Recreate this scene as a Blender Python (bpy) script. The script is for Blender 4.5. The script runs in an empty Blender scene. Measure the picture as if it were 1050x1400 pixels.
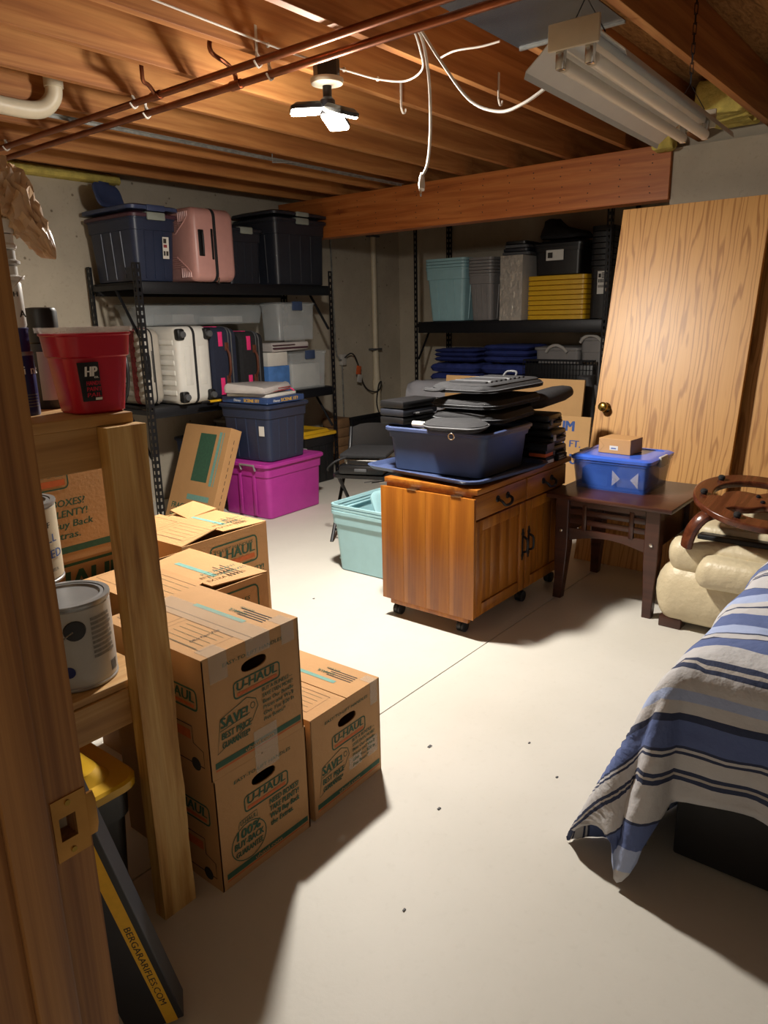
import bpy, bmesh, math, random
from mathutils import Matrix, Vector, Euler, noise
random.seed(7); noise.seed_set(7)
R = math.radians
scene = bpy.context.scene
C = scene.collection
# ------------------------------------------------------------------ camera, world, exposure
# world axes: X runs with the joists, Y with the steel-brown beam, camera stands in the doorway
CAM_H = 1.42
F_PX = 1002.4
def cam_axes(yaw, pitch, roll):
    fwd = Vector((math.cos(yaw)*math.cos(pitch), math.sin(yaw)*math.cos(pitch), -math.sin(pitch)))
    right = Vector((math.sin(yaw), -math.cos(yaw), 0)); down = fwd.cross(right)
    r = right*math.cos(roll)+down*math.sin(roll); d = -right*math.sin(roll)+down*math.cos(roll)
    return r, d, fwd
cr, cd, cf = cam_axes(R(38.996), R(14.97), R(1.291))
cam_data = bpy.data.cameras.new('camera'); cam = bpy.data.objects.new('camera', cam_data); C.objects.link(cam)
mw = Matrix.Identity(4)
for i in range(3):
    mw[i][0] = cr[i]; mw[i][1] = -cd[i]; mw[i][2] = -cf[i]
mw[2][3] = CAM_H
cam.matrix_world = mw
cam_data.sensor_width = 36; cam_data.sensor_fit = 'AUTO'; cam_data.lens = 36*F_PX/1400
cam_data.clip_start = .02; cam_data.clip_end = 60
scene.camera = cam
world = bpy.data.worlds.new('world'); scene.world = world; world.use_nodes = True
bg = world.node_tree.nodes['Background']; bg.inputs[0].default_value = (1, .88, .74, 1); bg.inputs[1].default_value = .30
vs = scene.view_settings; vs.view_transform = 'Standard'; vs.look = 'None'; vs.gamma = 1; vs.use_curve_mapping = False
vs.exposure = 0.70
LAMP_W = 98

# ------------------------------------------------------------------ materials
def s(h, a=1.0):
    h = h.lstrip('#'); o = []
    for i in (0, 2, 4):
        v = int(h[i:i+2], 16)/255
        o.append(v/12.92 if v <= .04045 else ((v+.055)/1.055)**2.4)
    return (*o, a)
MATS = {}
def base_mat(name):
    m = bpy.data.materials.new(name); m.use_nodes = True
    nt = m.node_tree; p = nt.nodes['Principled BSDF']; MATS[name] = m
    return m, nt, p
def N(nt, t, **kw):
    n = nt.nodes.new(t)
    for k, v in kw.items(): setattr(n, k, v)
    return n
def coords(nt, scale=(1, 1, 1), rot=(0, 0, 0), kind='Object'):
    tc = N(nt, 'ShaderNodeTexCoord'); mp = N(nt, 'ShaderNodeMapping')
    mp.inputs['Scale'].default_value = scale; mp.inputs['Rotation'].default_value = rot
    nt.links.new(tc.outputs[kind], mp.inputs[0]); return mp.outputs[0]
def ramp(nt, fac, stops):
    r = N(nt, 'ShaderNodeValToRGB'); e = r.color_ramp.elements
    while len(e) < len(stops): e.new(.5)
    for el, (p, c) in zip(e, stops): el.position = p; el.color = c
    nt.links.new(fac, r.inputs[0]); return r.outputs[0]
def noise_tex(nt, vec, scale, detail=3, rough=.55, dist=0):
    n = N(nt, 'ShaderNodeTexNoise'); n.inputs['Scale'].default_value = scale; n.inputs['Detail'].default_value = detail
    n.inputs['Roughness'].default_value = rough; n.inputs['Distortion'].default_value = dist
    nt.links.new(vec, n.inputs['Vector']); return n.outputs[0]
def mixc(nt, a, b, fac, mode='MIX'):
    m = N(nt, 'ShaderNodeMix', data_type='RGBA', blend_type=mode)
    for sock, v in ((m.inputs[0], fac), (m.inputs[6], a), (m.inputs[7], b)):
        if hasattr(v, 'node'): nt.links.new(v, sock)
        else: sock.default_value = v
    return m.outputs[2]
def bump(nt, p, h, strength, dist=.01):
    b = N(nt, 'ShaderNodeBump'); b.inputs['Strength'].default_value = strength; b.inputs['Distance'].default_value = dist
    nt.links.new(h, b.inputs['Height']); nt.links.new(b.outputs[0], p.inputs['Normal'])
def mul(c, k): return (c[0]*k, c[1]*k, c[2]*k, 1)
def plain(name, hexc, rough=.5, var=.12, scale=14, bmp=0, metal=0, spec=.5, bscale=None, coat=0, kind='Object'):
    m, nt, p = base_mat(name); c = s(hexc)
    v = coords(nt, kind=kind)
    n = noise_tex(nt, v, scale, 4)
    nt.links.new(ramp(nt, n, [(.3, mul(c, 1-var)), (.7, mul(c, 1+var))]), p.inputs['Base Color'])
    p.inputs['Roughness'].default_value = rough; p.inputs['Metallic'].default_value = metal
    p.inputs['Specular IOR Level'].default_value = spec; p.inputs['Coat Weight'].default_value = coat
    if bmp: bump(nt, p, noise_tex(nt, v, bscale or scale*4, 4), bmp)
    return m
def wood(name, c1, c2, c3, axis='X', across=9, along=.5, rough=.5, dist=3.0, fine=60, knots=True, bmp=.12):
    m, nt, p = base_mat(name)
    sc = {'X': (along, across, across), 'Y': (across, along, across), 'Z': (across, across, along)}[axis]
    v = coords(nt, sc)
    n = noise_tex(nt, v, 1.0, 4, .6, dist)
    fs = {'X': (2, fine, fine), 'Y': (fine, 2, fine), 'Z': (fine, fine, 2)}[axis]
    f = noise_tex(nt, coords(nt, fs), 1.0, 3)
    col = ramp(nt, n, [(.25, s(c3)), (.45, s(c2)), (.62, s(c1)), (.85, s(c2))])
    col = mixc(nt, col, ramp(nt, f, [(.3, (.72, .68, .62, 1)), (.6, (1, 1, 1, 1))]), .55, 'MULTIPLY')
    if knots:
        vo = N(nt, 'ShaderNodeTexVoronoi'); vo.inputs['Scale'].default_value = 1
        ks = {'X': (1.5, 6, 6), 'Y': (6, 1.5, 6), 'Z': (6, 6, 1.5)}[axis]
        nt.links.new(coords(nt, ks), vo.inputs['Vector'])
        col = mixc(nt, col, ramp(nt, vo.outputs['Distance'], [(.05, s(c3)), (.16, (1, 1, 1, 1))]), .55, 'MULTIPLY')
    nt.links.new(col, p.inputs['Base Color']); p.inputs['Roughness'].default_value = rough
    bump(nt, p, f, bmp, .003)
    return m
def oak(name, c1, c2, axis='Z', bands=5.0, rough=.42, dist=7):
    m, nt, p = base_mat(name)
    sc = {'X': (.1, 1, 1), 'Y': (1, .1, 1), 'Z': (1, 1, .10)}[axis]
    w = N(nt, 'ShaderNodeTexWave', wave_type='BANDS', bands_direction='Y'); w.inputs['Scale'].default_value = bands
    w.inputs['Distortion'].default_value = dist; w.inputs['Detail'].default_value = 2.5; w.inputs['Detail Scale'].default_value = 1.3
    nt.links.new(coords(nt, sc), w.inputs['Vector'])
    fs = {'X': (3, 150, 150), 'Y': (150, 3, 150), 'Z': (150, 150, 3)}[axis]
    f = noise_tex(nt, coords(nt, fs), 1, 2)
    col = ramp(nt, w.outputs['Fac'], [(0, s(c2)), (.30, s(c1)), (1, s(c1))])
    col = mixc(nt, col, ramp(nt, f, [(.35, (.78, .72, .65, 1)), (.62, (1, 1, 1, 1))]), .5, 'MULTIPLY')
    nt.links.new(col, p.inputs['Base Color']); p.inputs['Roughness'].default_value = rough
    bump(nt, p, f, .1, .002)
    return m
def concrete(name, c1, c2, holes=False, rough=.85, scale=2.2, spots=.35):
    m, nt, p = base_mat(name); v = coords(nt)
    n = noise_tex(nt, v, scale, 6, .6)
    col = ramp(nt, n, [(.3, s(c1)), (.7, s(c2))])
    n2 = noise_tex(nt, v, 38, 3)
    col = mixc(nt, col, ramp(nt, n2, [(.28, (.72, .7, .66, 1)), (.42, (1, 1, 1, 1))]), spots, 'MULTIPLY')
    if holes:
        vo = N(nt, 'ShaderNodeTexVoronoi'); vo.inputs['Scale'].default_value = 9
        nt.links.new(v, vo.inputs['Vector'])
        col = mixc(nt, col, ramp(nt, vo.outputs['Distance'], [(.055, (.25, .22, .18, 1)), (.1, (1, 1, 1, 1))]), .8, 'MULTIPLY')
    nt.links.new(col, p.inputs['Base Color']); p.inputs['Roughness'].default_value = rough
    bump(nt, p, n2, .15, .004)
    return m
def clear(name, hexc, alpha=.35, rough=.15):
    m, nt, p = base_mat(name)
    v = coords(nt); n = noise_tex(nt, v, 9, 3)
    nt.links.new(ramp(nt, n, [(.3, mul(s(hexc), .9)), (.7, mul(s(hexc), 1.1))]), p.inputs['Base Color'])
    p.inputs['Roughness'].default_value = rough; p.inputs['Alpha'].default_value = alpha
    return m
def emit(name, hexc, st):
    m, nt, p = base_mat(name); p.inputs['Base Color'].default_value = s(hexc)
    p.inputs['Emission Color'].default_value = s(hexc); p.inputs['Emission Strength'].default_value = st
    return m

concrete('floor_concrete', '#c3bfb5', '#cdc9c0', rough=.55, scale=1.3, spots=.12)
concrete('wall_concrete', '#a59b8a', '#b8ae9c', holes=True)
concrete('back_concrete', '#a59b8a', '#b8ae9c', holes=False)
wood('joist_wood', '#bd8349', '#a86c38', '#8a5328', 'X', 7, .35, .65)
wood('beam_wood', '#bb7136', '#ab5f28', '#8a4819', 'Y', 8, .4, .5)
wood('stud_wood', '#d2ac6b', '#bd904c', '#8a5c28', 'Z', 10, .9, .6)
wood('shelf_wood', '#c29a62', '#b5894f', '#94693a', 'X', 9, .6, .6)
wood('pine_cabinet', '#a9691f', '#955717', '#6f3b0e', 'Z', 9, .45, .35, fine=40)
wood('pine_top', '#a9691f', '#955717', '#6f3b0e', 'X', 9, .45, .38, fine=40)
wood('dark_wood', '#4a2a20', '#3f231b', '#2c1611', 'Y', 8, .5, .3, knots=False)
wood('ring_wood', '#6a3a24', '#552b1a', '#3a1a10', 'X', 6, .6, .25, knots=False)
oak('oak_door', '#c49252', '#9f6c33', 'Z', 10.0, .42, 16)
wood('jamb_oak', '#a5743f', '#8f6034', '#6c4220', 'Z', 34, .7, .45, 2, 160, False)
m, nt, p = base_mat('osb')
v = coords(nt, (1, 5, 1)); n = noise_tex(nt, v, 7, 5, .7, 2)
nt.links.new(ramp(nt, n, [(.3, s('#5f4020')), (.5, s('#96703f')), (.7, s('#b58e58'))]), p.inputs['Base Color']); p.inputs['Roughness'].default_value = .8
plain('cardboard', '#b58a5a', .8, .06, 6, .08, bscale=90)
plain('cardboard_pale', '#c9a06c', .8, .05, 6, .06, bscale=90)
plain('cardboard_in', '#7d5a38', .9, .1)
plain('green_ink', '#2f5540', .8, .15, 60)
plain('orange_ink', '#c0622f', .8, .1, 60)
plain('blue_ink', '#3a5a9c', .8, .08, 60)
plain('dark_ink', '#2e2a26', .8, .1, 60)
plain('white_ink', '#dedbd4', .7, .05, 60)
plain('yellow_ink', '#d9a82c', .7, .05, 60)
plain('teal_ink', '#6d9a90', .8, .1, 60)
clear('packing_tape', '#d6cbb8', .22, .2)
plain('black_metal', '#16171c', .45, .2, 30, metal=.3)
plain('shelf_black', '#1b1a1c', .7, .2, 20)
plain('navy_plastic', '#252e45', .4, .06)
plain('navy_mid', '#364564', .38, .06)
plain('lid_blue', '#3a4668', .4, .06)
plain('maroon_plastic', '#4a2d38', .45, .06)
plain('char_plastic', '#22252e', .45, .08)
plain('purple_plastic', '#a8328f', .38, .05)
plain('grey_plastic', '#807d7c', .45, .05)
plain('pale_grey_plastic', '#b0aca6', .45, .05)
plain('latch_grey', '#8d948c', .45, .05)
plain('teal_plastic', '#97bfc6', .4, .04)
plain('yellow_plastic', '#d3a51e', .42, .05)
plain('black_plastic', '#141416', .4, .15)
plain('black_rubber', '#1b1b1d', .6, .2)
plain('black_fabric', '#1d1d20', .85, .25, 40, .4, bscale=220)
plain('grey_trim', '#4c4d50', .6, .15, 30)
plain('jacket', '#343437', .7, .3, 10, .3)
plain('red_plastic', '#b5122c', .32, .04)
plain('white_plastic', '#d8d6d0', .4, .04)
plain('white_cord', '#cfc8bd', .5, .04)
plain('pvc', '#cbbfa6', .45, .06)
plain('suitcase_white', '#d5d3cc', .35, .04)
plain('suitcase_pink', '#c2918a', .38, .05)
plain('suitcase_beige', '#a8a196', .5, .08)
plain('navy_cloth', '#1c2236', .85, .15, 60, .3, bscale=250)
plain('pink_strap', '#e22f74', .7, .06, 60)
plain('brown_leather', '#5a3020', .5, .15, 40)
plain('cream_leather', '#c6b99a', .42, .07, 9, .6, bscale=22)
plain('blue_blanket', '#2e3c80', .8, .2, 8, .5, bscale=60)
plain('grey_sheet', '#a9aab2', .9, .06, 8, .15)
plain('insulation', '#c4b25c', .95, .25, 18, .8, bscale=30)
plain('copper', '#8a5236', .35, .2, 16, metal=.85)
plain('galvanised', '#9b9c98', .4, .3, 30, metal=.7)
plain('duct_metal', '#a2a6aa', .22, .12, 4, .05, metal=.9)
plain('chrome', '#c8c8c6', .2, .05, metal=1)
plain('brass', '#a98a45', .25, .1, metal=1)
plain('plate_brass', '#b58645', .35, .12, 20, metal=.7)
plain('can_metal', '#9a9c9e', .35, .1, 10, metal=.6)
plain('can_label', '#a9a8a4', .5, .05)
plain('can_label_text', '#6f6e6b', .6, .3, 120)
plain('can_cream', '#c2b79f', .5, .08)
plain('blue_can', '#232a63', .35, .1)
plain('fluor_white', '#d3d3ce', .35, .03)
plain('fluor_tube', '#d9d2c4', .3, .02)
plain('tan_bag', '#d3b08c', .3, .06, 6)
plain('foil', '#cfcac0', .3, .12, 9, .9, metal=.6, bscale=22)
plain('brown_block', '#7d5c3c', .85, .15)
plain('paper_white', '#cfccc4', .7, .05)
plain('plastic_bag_grey', '#b9b3b0', .35, .12, 6, .3)
plain('book_blue', '#2a4372', .5, .15, 30)
plain('red_strap', '#8c3a3e', .8, .5, 60)
plain('orange_tag', '#c35a2c', .6, .05)
plain('tissue_blue', '#4a78b8', .6, .2, 12)
plain('stuff_dark', '#3a3833', .7, .4, 12)
clear('clear_plastic', '#c2c8ca', .30, .2)
clear('clear_blue', '#3f66c4', .48, .15)
clear('clear_film', '#d8d4cf', .35, .12)
plain('lid_clear_blue', '#3a63cc', .25, .05)
plain('black_board', '#121114', .5, .2, 8)
emit('led', '#fff6e4', 40)
# striped quilt (stripes follow the cloth's own U coordinate)
m, nt, p = base_mat('quilt')
uvn = N(nt, 'ShaderNodeUVMap'); sep = N(nt, 'ShaderNodeSeparateXYZ'); nt.links.new(uvn.outputs[0], sep.inputs[0])
W, B1, D1, LB, G1 = s('#c3c2c4'), s('#5a6a9a'), s('#313a57'), s('#a5b4d8'), s('#b5afaa')
rp = N(nt, 'ShaderNodeValToRGB'); rp.color_ramp.interpolation = 'CONSTANT'
stops = [(0, W), (.045, D1), (.06, G1), (.067, D1), (.08, W), (.125, D1), (.132, W), (.138, D1), (.146, B1), (.215, D1), (.235, W), (.27, LB), (.30, W), (.34, D1), (.352, G1), (.36, D1), (.372, W), (.44, B1), (.50, D1), (.508, W), (.53, D1), (.538, LB), (.60, B1), (.69, W), (.73, D1), (.745, W), (.80, LB), (.86, B1), (.93, D1), (.94, W)]
e = rp.color_ramp.elements
while len(e) < len(stops): e.new(.99)
for el, (a, c) in zip(e, stops): el.position = a; el.color = c
fr = N(nt, 'ShaderNodeMath', operation='FRACT'); nt.links.new(sep.outputs[0], fr.inputs[0]); nt.links.new(fr.outputs[0], rp.inputs[0])
wv = noise_tex(nt, coords(nt), 6, 4)
nt.links.new(mixc(nt, rp.outputs[0], ramp(nt, wv, [(.3, (.85, .85, .87, 1)), (.6, (1, 1, 1, 1))]), .6, 'MULTIPLY'), p.inputs['Base Color'])
p.inputs['Roughness'].default_value = .9; bump(nt, p, noise_tex(nt, coords(nt), 22, 4), .35, .02)

# ------------------------------------------------------------------ mesh helpers
class MB:
    def __init__(self): self.v = []; self.f = []; self.xf = Matrix.Identity(4)
    def add(self, vs_, fs_):
        o = len(self.v); self.v += [tuple(self.xf @ Vector(q)) for q in vs_]; self.f += [tuple(o+i for i in f) for f in fs_]
        return self
    def box(self, x0, x1, y0, y1, z0, z1, b=.0):
        if b <= 0:
            return self.add([(x0, y0, z0), (x1, y0, z0), (x1, y1, z0), (x0, y1, z0), (x0, y0, z1), (x1, y0, z1), (x1, y1, z1), (x0, y1, z1)],
                     [(3, 2, 1, 0), (4, 5, 6, 7), (0, 1, 5, 4), (1, 2, 6, 5), (2, 3, 7, 6), (3, 0, 4, 7)])
        b = min(b, (x1-x0)*.49, (y1-y0)*.49, (z1-z0)*.49); cx, cy, hx, hy = (x0+x1)/2, (y0+y1)/2, (x1-x0)/2, (y1-y0)/2
        return self.loft([(z0, hx-b, hy-b, b*.5, cx, cy), (z0+b*.3, hx-b*.3, hy-b*.3, b*.8, cx, cy), (z0+b, hx, hy, b, cx, cy), (z1-b, hx, hy, b, cx, cy), (z1-b*.3, hx-b*.3, hy-b*.3, b*.8, cx, cy), (z1, hx-b, hy-b, b*.5, cx, cy)], 2)
    def loft(self, rings, seg=4, cap0=True, cap1=True, axis='Z', close=False):
        pts = []; n = 4*(seg+1)
        for rg in rings:
            z, hx, hy, r = rg[:4]; cx, cy = (rg[4], rg[5]) if len(rg) > 4 else (0, 0)
            r = max(min(r, hx, hy), 1e-4)
            for q in range(4):
                sx, sy = ((1, 1), (-1, 1), (-1, -1), (1, -1))[q]
                for k in range(seg+1):
                    a = q*math.pi/2 + k/seg*math.pi/2
                    x, y = cx+sx*(hx-r)+r*math.cos(a), cy+sy*(hy-r)+r*math.sin(a)
                    pts.append({'Z': (x, y, z), 'X': (z, x, y), 'Y': (y, z, x)}[axis])
        fs_ = []
        m_ = len(rings)
        for i in range(m_-1 + (1 if close else 0)):
            a0, b0 = i*n, ((i+1) % m_)*n
            for k in range(n): fs_.append((a0+k, a0+(k+1) % n, b0+(k+1) % n, b0+k))
        if not close:
            if cap0: fs_.append(tuple(range(n-1, -1, -1)))
            if cap1: fs_.append(tuple((m_-1)*n+k for k in range(n)))
        return self.add(pts, fs_)
    def lathe(self, prof, n=24, cx=0, cy=0, axis='Z'):
        pts = []; fs_ = []
        for r, z in prof:
            for k in range(n):
                a = 2*math.pi*k/n; x, y = cx+r*math.cos(a), cy+r*math.sin(a)
                pts.append({'Z': (x, y, z), 'X': (z, x, y), 'Y': (y, z, x)}[axis])
        for i in range(len(prof)-1):
            for k in range(n): fs_.append((i*n+k, i*n+(k+1) % n, (i+1)*n+(k+1) % n, (i+1)*n+k))
        fs_.append(tuple(range(n-1, -1, -1))); fs_.append(tuple((len(prof)-1)*n+k for k in range(n)))
        return self.add(pts, fs_)
    def tube(self, path, r, n=8, smooth=0, rx=None):
        P_ = [Vector(q) for q in path]
        if smooth:
            out = []
            for i in range(len(P_)-1):
                p0, p1, p2, p3 = P_[max(i-1, 0)], P_[i], P_[i+1], P_[min(i+2, len(P_)-1)]
                for k in range(smooth):
                    t = k/smooth
                    out.append(.5*((2*p1)+(p2-p0)*t+(2*p0-5*p1+4*p2-p3)*t*t+(3*p1-p0-3*p2+p3)*t**3))
            out.append(P_[-1]); P_ = out
        up = None; pts = []; fs_ = []
        for i, q in enumerate(P_):
            t = (P_[min(i+1, len(P_)-1)]-P_[max(i-1, 0)]).normalized()
            if up is None:
                up = Vector((0, 0, 1)) if abs(t.z) < .9 else Vector((1, 0, 0))
            up = (up-t*up.dot(t)).normalized(); sd = t.cross(up)
            rr = r[i] if isinstance(r, (list, tuple)) else r
            for k in range(n):
                a = 2*math.pi*k/n; pts.append(tuple(q+(sd*math.cos(a)*(rx or 1)+up*math.sin(a))*rr))
        for i in range(len(P_)-1):
            for k in range(n): fs_.append((i*n+k, i*n+(k+1) % n, (i+1)*n+(k+1) % n, (i+1)*n+k))
        fs_.append(tuple(range(n-1, -1, -1))); fs_.append(tuple((len(P_)-1)*n+k for k in range(n)))
        return self.add(pts, fs_)
    def prism(self, poly, h0, h1, axis='Z'):
        n = len(poly); f3 = {'Z': lambda u, w, h: (u, w, h), 'X': lambda u, w, h: (h, u, w), 'Y': lambda u, w, h: (u, h, w)}[axis]
        return self.add([f3(u, w, h0) for u, w in poly]+[f3(u, w, h1) for u, w in poly],
                 [tuple(range(n-1, -1, -1)), tuple(range(n, 2*n))]+[(k, (k+1) % n, n+(k+1) % n, n+k) for k in range(n)])
    def at(self, loc=(0, 0, 0), rot=(0, 0, 0)):
        self.xf = Matrix.Translation(loc) @ Euler([R(a) for a in rot]).to_matrix().to_4x4(); return self
def obj(name, b, mat, parent=None, loc=(0, 0, 0), rot=(0, 0, 0), smooth=38, uv=None):
    me = bpy.data.meshes.new(name); me.from_pydata(b.v, [], b.f); me.update()
    bm = bmesh.new(); bm.from_mesh(me); bmesh.ops.recalc_face_normals(bm, faces=bm.faces); bm.to_mesh(me); bm.free()
    if smooth:
        me.shade_smooth(); me.set_sharp_from_angle(angle=R(smooth))
    me.materials.append(MATS[mat])
    o = bpy.data.objects.new(name, me); C.objects.link(o); o.location = loc; o.rotation_euler = [R(a) for a in rot]; o.parent = parent
    return o
def tag(o, label, cat, group=None):
    o['label'] = label; o['category'] = cat
    if group: o['group'] = group
    return o
def thing(name, label, cat, loc=(0, 0, 0), rz=0, group=None, rot=None):
    o = bpy.data.objects.new(name, None); C.objects.link(o); o.empty_display_size = .05
    o.location = loc; o.rotation_euler = [R(a) for a in rot] if rot else (0, 0, R(rz))
    return tag(o, label, cat, group)
def struct(name, b, mat, smooth=30, **k):
    o = obj(name, b, mat, smooth=smooth, **k); o['kind'] = 'structure'; return o
def wobble(b, amp, freq, seed=0.0):
    for i, q in enumerate(b.v):
        d = noise.noise_vector(Vector((q[0]*freq+seed, q[1]*freq, q[2]*freq)))
        b.v[i] = (q[0]+d.x*amp, q[1]+d.y*amp, q[2]+d.z*amp)
    return b
# flat printing on one face: text, bars and outlines, one mesh per ink
class Print:
    def __init__(self, origin, U, V): self.o = Vector(origin); self.U = Vector(U).normalized(); self.V = Vector(V).normalized(); self.N = self.U.cross(self.V); self.m = {}; self.k = 0
    def pt(self, u, v, lift): return tuple(self.o+self.U*u+self.V*v+self.N*lift)
    def poly(self, ink, pts, faces, lift=.0008):
        b = self.m.setdefault(ink, MB()); b.add([self.pt(u, v, lift) for u, v in pts], faces)
    def rect(self, ink, u0, v0, u1, v1, lift=.0008): self.poly(ink, [(u0, v0), (u1, v0), (u1, v1), (u0, v1)], [(0, 1, 2, 3)], lift)
    def line(self, ink, pts, w, closed=False, lift=.0009):
        n = len(pts); L_ = []; R_ = []
        for i in range(n):
            a = pts[(i-1) % n] if (closed or i) else pts[i]; c = pts[(i+1) % n] if (closed or i < n-1) else pts[i]
            d = Vector((c[0]-a[0], c[1]-a[1])); d = d.normalized() if d.length else Vector((1, 0)); q = Vector((-d.y, d.x))*w/2
            L_.append((pts[i][0]+q.x, pts[i][1]+q.y)); R_.append((pts[i][0]-q.x, pts[i][1]-q.y))
        m_ = n if closed else n-1
        self.poly(ink, L_+R_, [(i, n+i, n+(i+1) % n, (i+1) % n) for i in range(m_)], lift)
    def rr(self, ink, u0, v0, u1, v1, r, w):
        pts = []
        for cx, cy, a0 in ((u1-r, v1-r, 0), (u0+r, v1-r, 90), (u0+r, v0+r, 180), (u1-r, v0+r, 270)):
            for k in range(4): a = R(a0+k*30); pts.append((cx+r*math.cos(a), cy+r*math.sin(a)))
        self.line(ink, pts, w, True)
    def ell(self, ink, cu, cv, a, b_, w=None, n=28):
        pts = [(cu+a*math.cos(2*math.pi*k/n), cv+b_*math.sin(2*math.pi*k/n)) for k in range(n)]
        if w: self.line(ink, pts, w, True)
        else: self.poly(ink, pts, [tuple(range(n))])
    def text(self, ink, body, u, v, size, width=None, bold=.025, shear=0, align='LEFT', rot=0):
        cu = bpy.data.curves.new('text', 'FONT'); cu.body = body; cu.size = 1; cu.shear = shear; cu.resolution_u = 2
        o = bpy.data.objects.new('text', cu); C.objects.link(o)
        bpy.context.view_layer.update()
        me = bpy.data.meshes.new_from_object(o.evaluated_get(bpy.context.evaluated_depsgraph_get()))
        xs = [q.co.x for q in me.vertices] or [0]; x0, x1 = min(xs), max(xs)
        ky = size/.73; kx = (width/(x1-x0)) if width else ky
        off = {'LEFT': -x0, 'CENTER': -(x0+x1)/2, 'RIGHT': -x1}[align]; ca, sa = math.cos(R(rot)), math.sin(R(rot))
        pts = []
        for q in me.vertices:
            a, c = (q.co.x+off)*kx, q.co.y*ky; pts.append((u+a*ca-c*sa, v+a*sa+c*ca))
        dl = bold*2.0*size
        for sh in ((0, 1, -1) if bold > .005 else (0,)):
            self.k += 1
            self.poly(ink, [(a+sh*dl*ca, c+sh*dl*sa) for a, c in pts], [tuple(f.vertices) for f in me.polygons], .001+.00003*self.k)
        bpy.data.objects.remove(o); bpy.data.curves.remove(cu); bpy.data.meshes.remove(me)
    def build(self, parent, name='printing'):
        for ink, b in self.m.items():
            me = bpy.data.meshes.new(name); me.from_pydata(b.v, [], b.f); me.update(); me.materials.append(MATS[ink])
            o = bpy.data.objects.new(name, me); C.objects.link(o); o.parent = parent

# ------------------------------------------------------------------ the room
JB = 2.395          # joist undersides
b = MB().box(-2.2, 6.85, -2.6, 1.5455, -.1, 0).box(-2.2, 6.85, 1.5505, 5.3, -.1, 0).box(-2.2, 6.85, 1.53, 1.56, -.1, -.010)
struct('floor', b, 'floor_concrete', 0)
struct('wall_left', MB().box(.31, 6.85, 5.1, 5.3, 0, 2.37).box(.31, 6.85, 5.14, 5.3, 2.37, 2.63), 'wall_concrete', 0)
struct('wall_back', MB().box(6.65, 6.85, 1.46, 5.1, 0, 2.62), 'back_concrete', 0)
struct('wall_right', MB().box(4.93, 5.13, -2.6, 1.66, 0, 2.37).box(5.0, 5.13, -2.6, 1.66, 2.37, 2.63), 'back_concrete', 0)
struct('wall_alcove', MB().box(5.13, 6.65, 1.46, 1.66, 0, 2.62), 'back_concrete', 0)
struct('wall_side', MB().box(.305, 4.93, -2.6, -2.4, 0, 2.63), 'wall_concrete', 0)
plain('wall_paint', '#a8987f', .8, .04)
struct('wall_near', MB().box(.19, .295, .66, 5.3, 0, 2.63).box(.19, .295, -2.6, -.30, 0, 2.63).box(.19, .295, -.30, .66, 2.08, 2.63), 'wall_paint', 0)
ceil = struct('ceiling', MB().box(-2.2, 6.85, -2.6, 5.3, 2.63, 2.66), 'osb', 0)
jm = None
for k in range(-7, 9):
    yb = 1.945+.4075*k
    if yb > 5.09 or yb < -2.5: continue
    o = obj('joist', MB().box(.3, 4.98, -.038, 0, 0, .235, .002), 'joist_wood', ceil, (0, yb, JB), smooth=0) if jm is None else bpy.data.objects.new('joist', jm)
    if jm is None: jm = o.data
    else: C.objects.link(o); o.parent = ceil; o.location = (0, yb, JB)
    o2 = bpy.data.objects.new('joist', jm); C.objects.link(o2); o2.parent = ceil; o2.location = (4.66, yb, JB); o2.scale = (.42, 1, 1)
o = obj('support_beam', MB().box(0, .13, 0, 3.44, 0, .318, .003), 'beam_wood', ceil, (4.9, 1.66, 2.076), smooth=0)
nails = MB()
for k in range(17):
    for zz in (.06, .1, .16, .22, .27):
        y = .12+k*.2+random.uniform(-.01, .01); nails.lathe([(.004, 0), (.004, .002)], 8, y, zz+random.uniform(-.015, .015), 'X')
no = obj('nail_heads', nails, 'dark_ink', ceil, (4.8985, 1.66, 2.076)); no['kind'] = 'stuff'
# door frame in the foreground with strike plate
d1 = struct('door_1', MB().box(.18, .305, .64, .66, 0, .926).box(.18, .305, .64, .66, .952, 2.06).box(.18, .274, .64, .66, .926, .952).box(.291, .305, .64, .66, .926, .952).box(.18, .305, -.30, -.28, 0, 2.06).box(.18, .305, -.30, .66, 2.06, 2.08), 'jamb_oak', 0)
obj('door_stop', MB().box(.222, .262, .628, .64, 0, 2.06, .003), 'jamb_oak', d1)
obj('door_casing', MB().box(.165, .18, .63, .70, 0, 2.1, .004), 'jamb_oak', d1)
sp = obj('strike_plate', MB().box(.268, .303, .6385, .6405, .905, .926).box(.268, .303, .6385, .6405, .952, .973).box(.268, .274, .6385, .6405, .926, .952).box(.291, .303, .6385, .6405, .926, .952).loft([(.915, .005, .0015, .001, .307, .6415), (.925, .006, .0022, .001, .308, .6415), (.953, .006, .0022, .001, .308, .6415), (.963, .005, .0015, .001, .307, .6415)], 2), 'plate_brass', d1)
for z in (.9125, .966): obj('screw', MB().lathe([(.003, .6372), (.003, .639)], 10, z, .2845, 'Y'), 'brass', sp)
# insulation tufts over the wall and by the beam
o = obj('insulation_batt', wobble(MB().box(.4, 3.3, 5.02, 5.12, 2.365, 2.44, .03), .02, 14), 'insulation'); tag(o, 'yellow fibreglass insulation strip on top of the concrete wall', 'insulation')
ib = MB().loft([(4.70+.03*i, .03+.015*math.sin(i*2.1), .03, .02, 1.53, 2.40) for i in range(9)], 3, axis='X')
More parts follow.
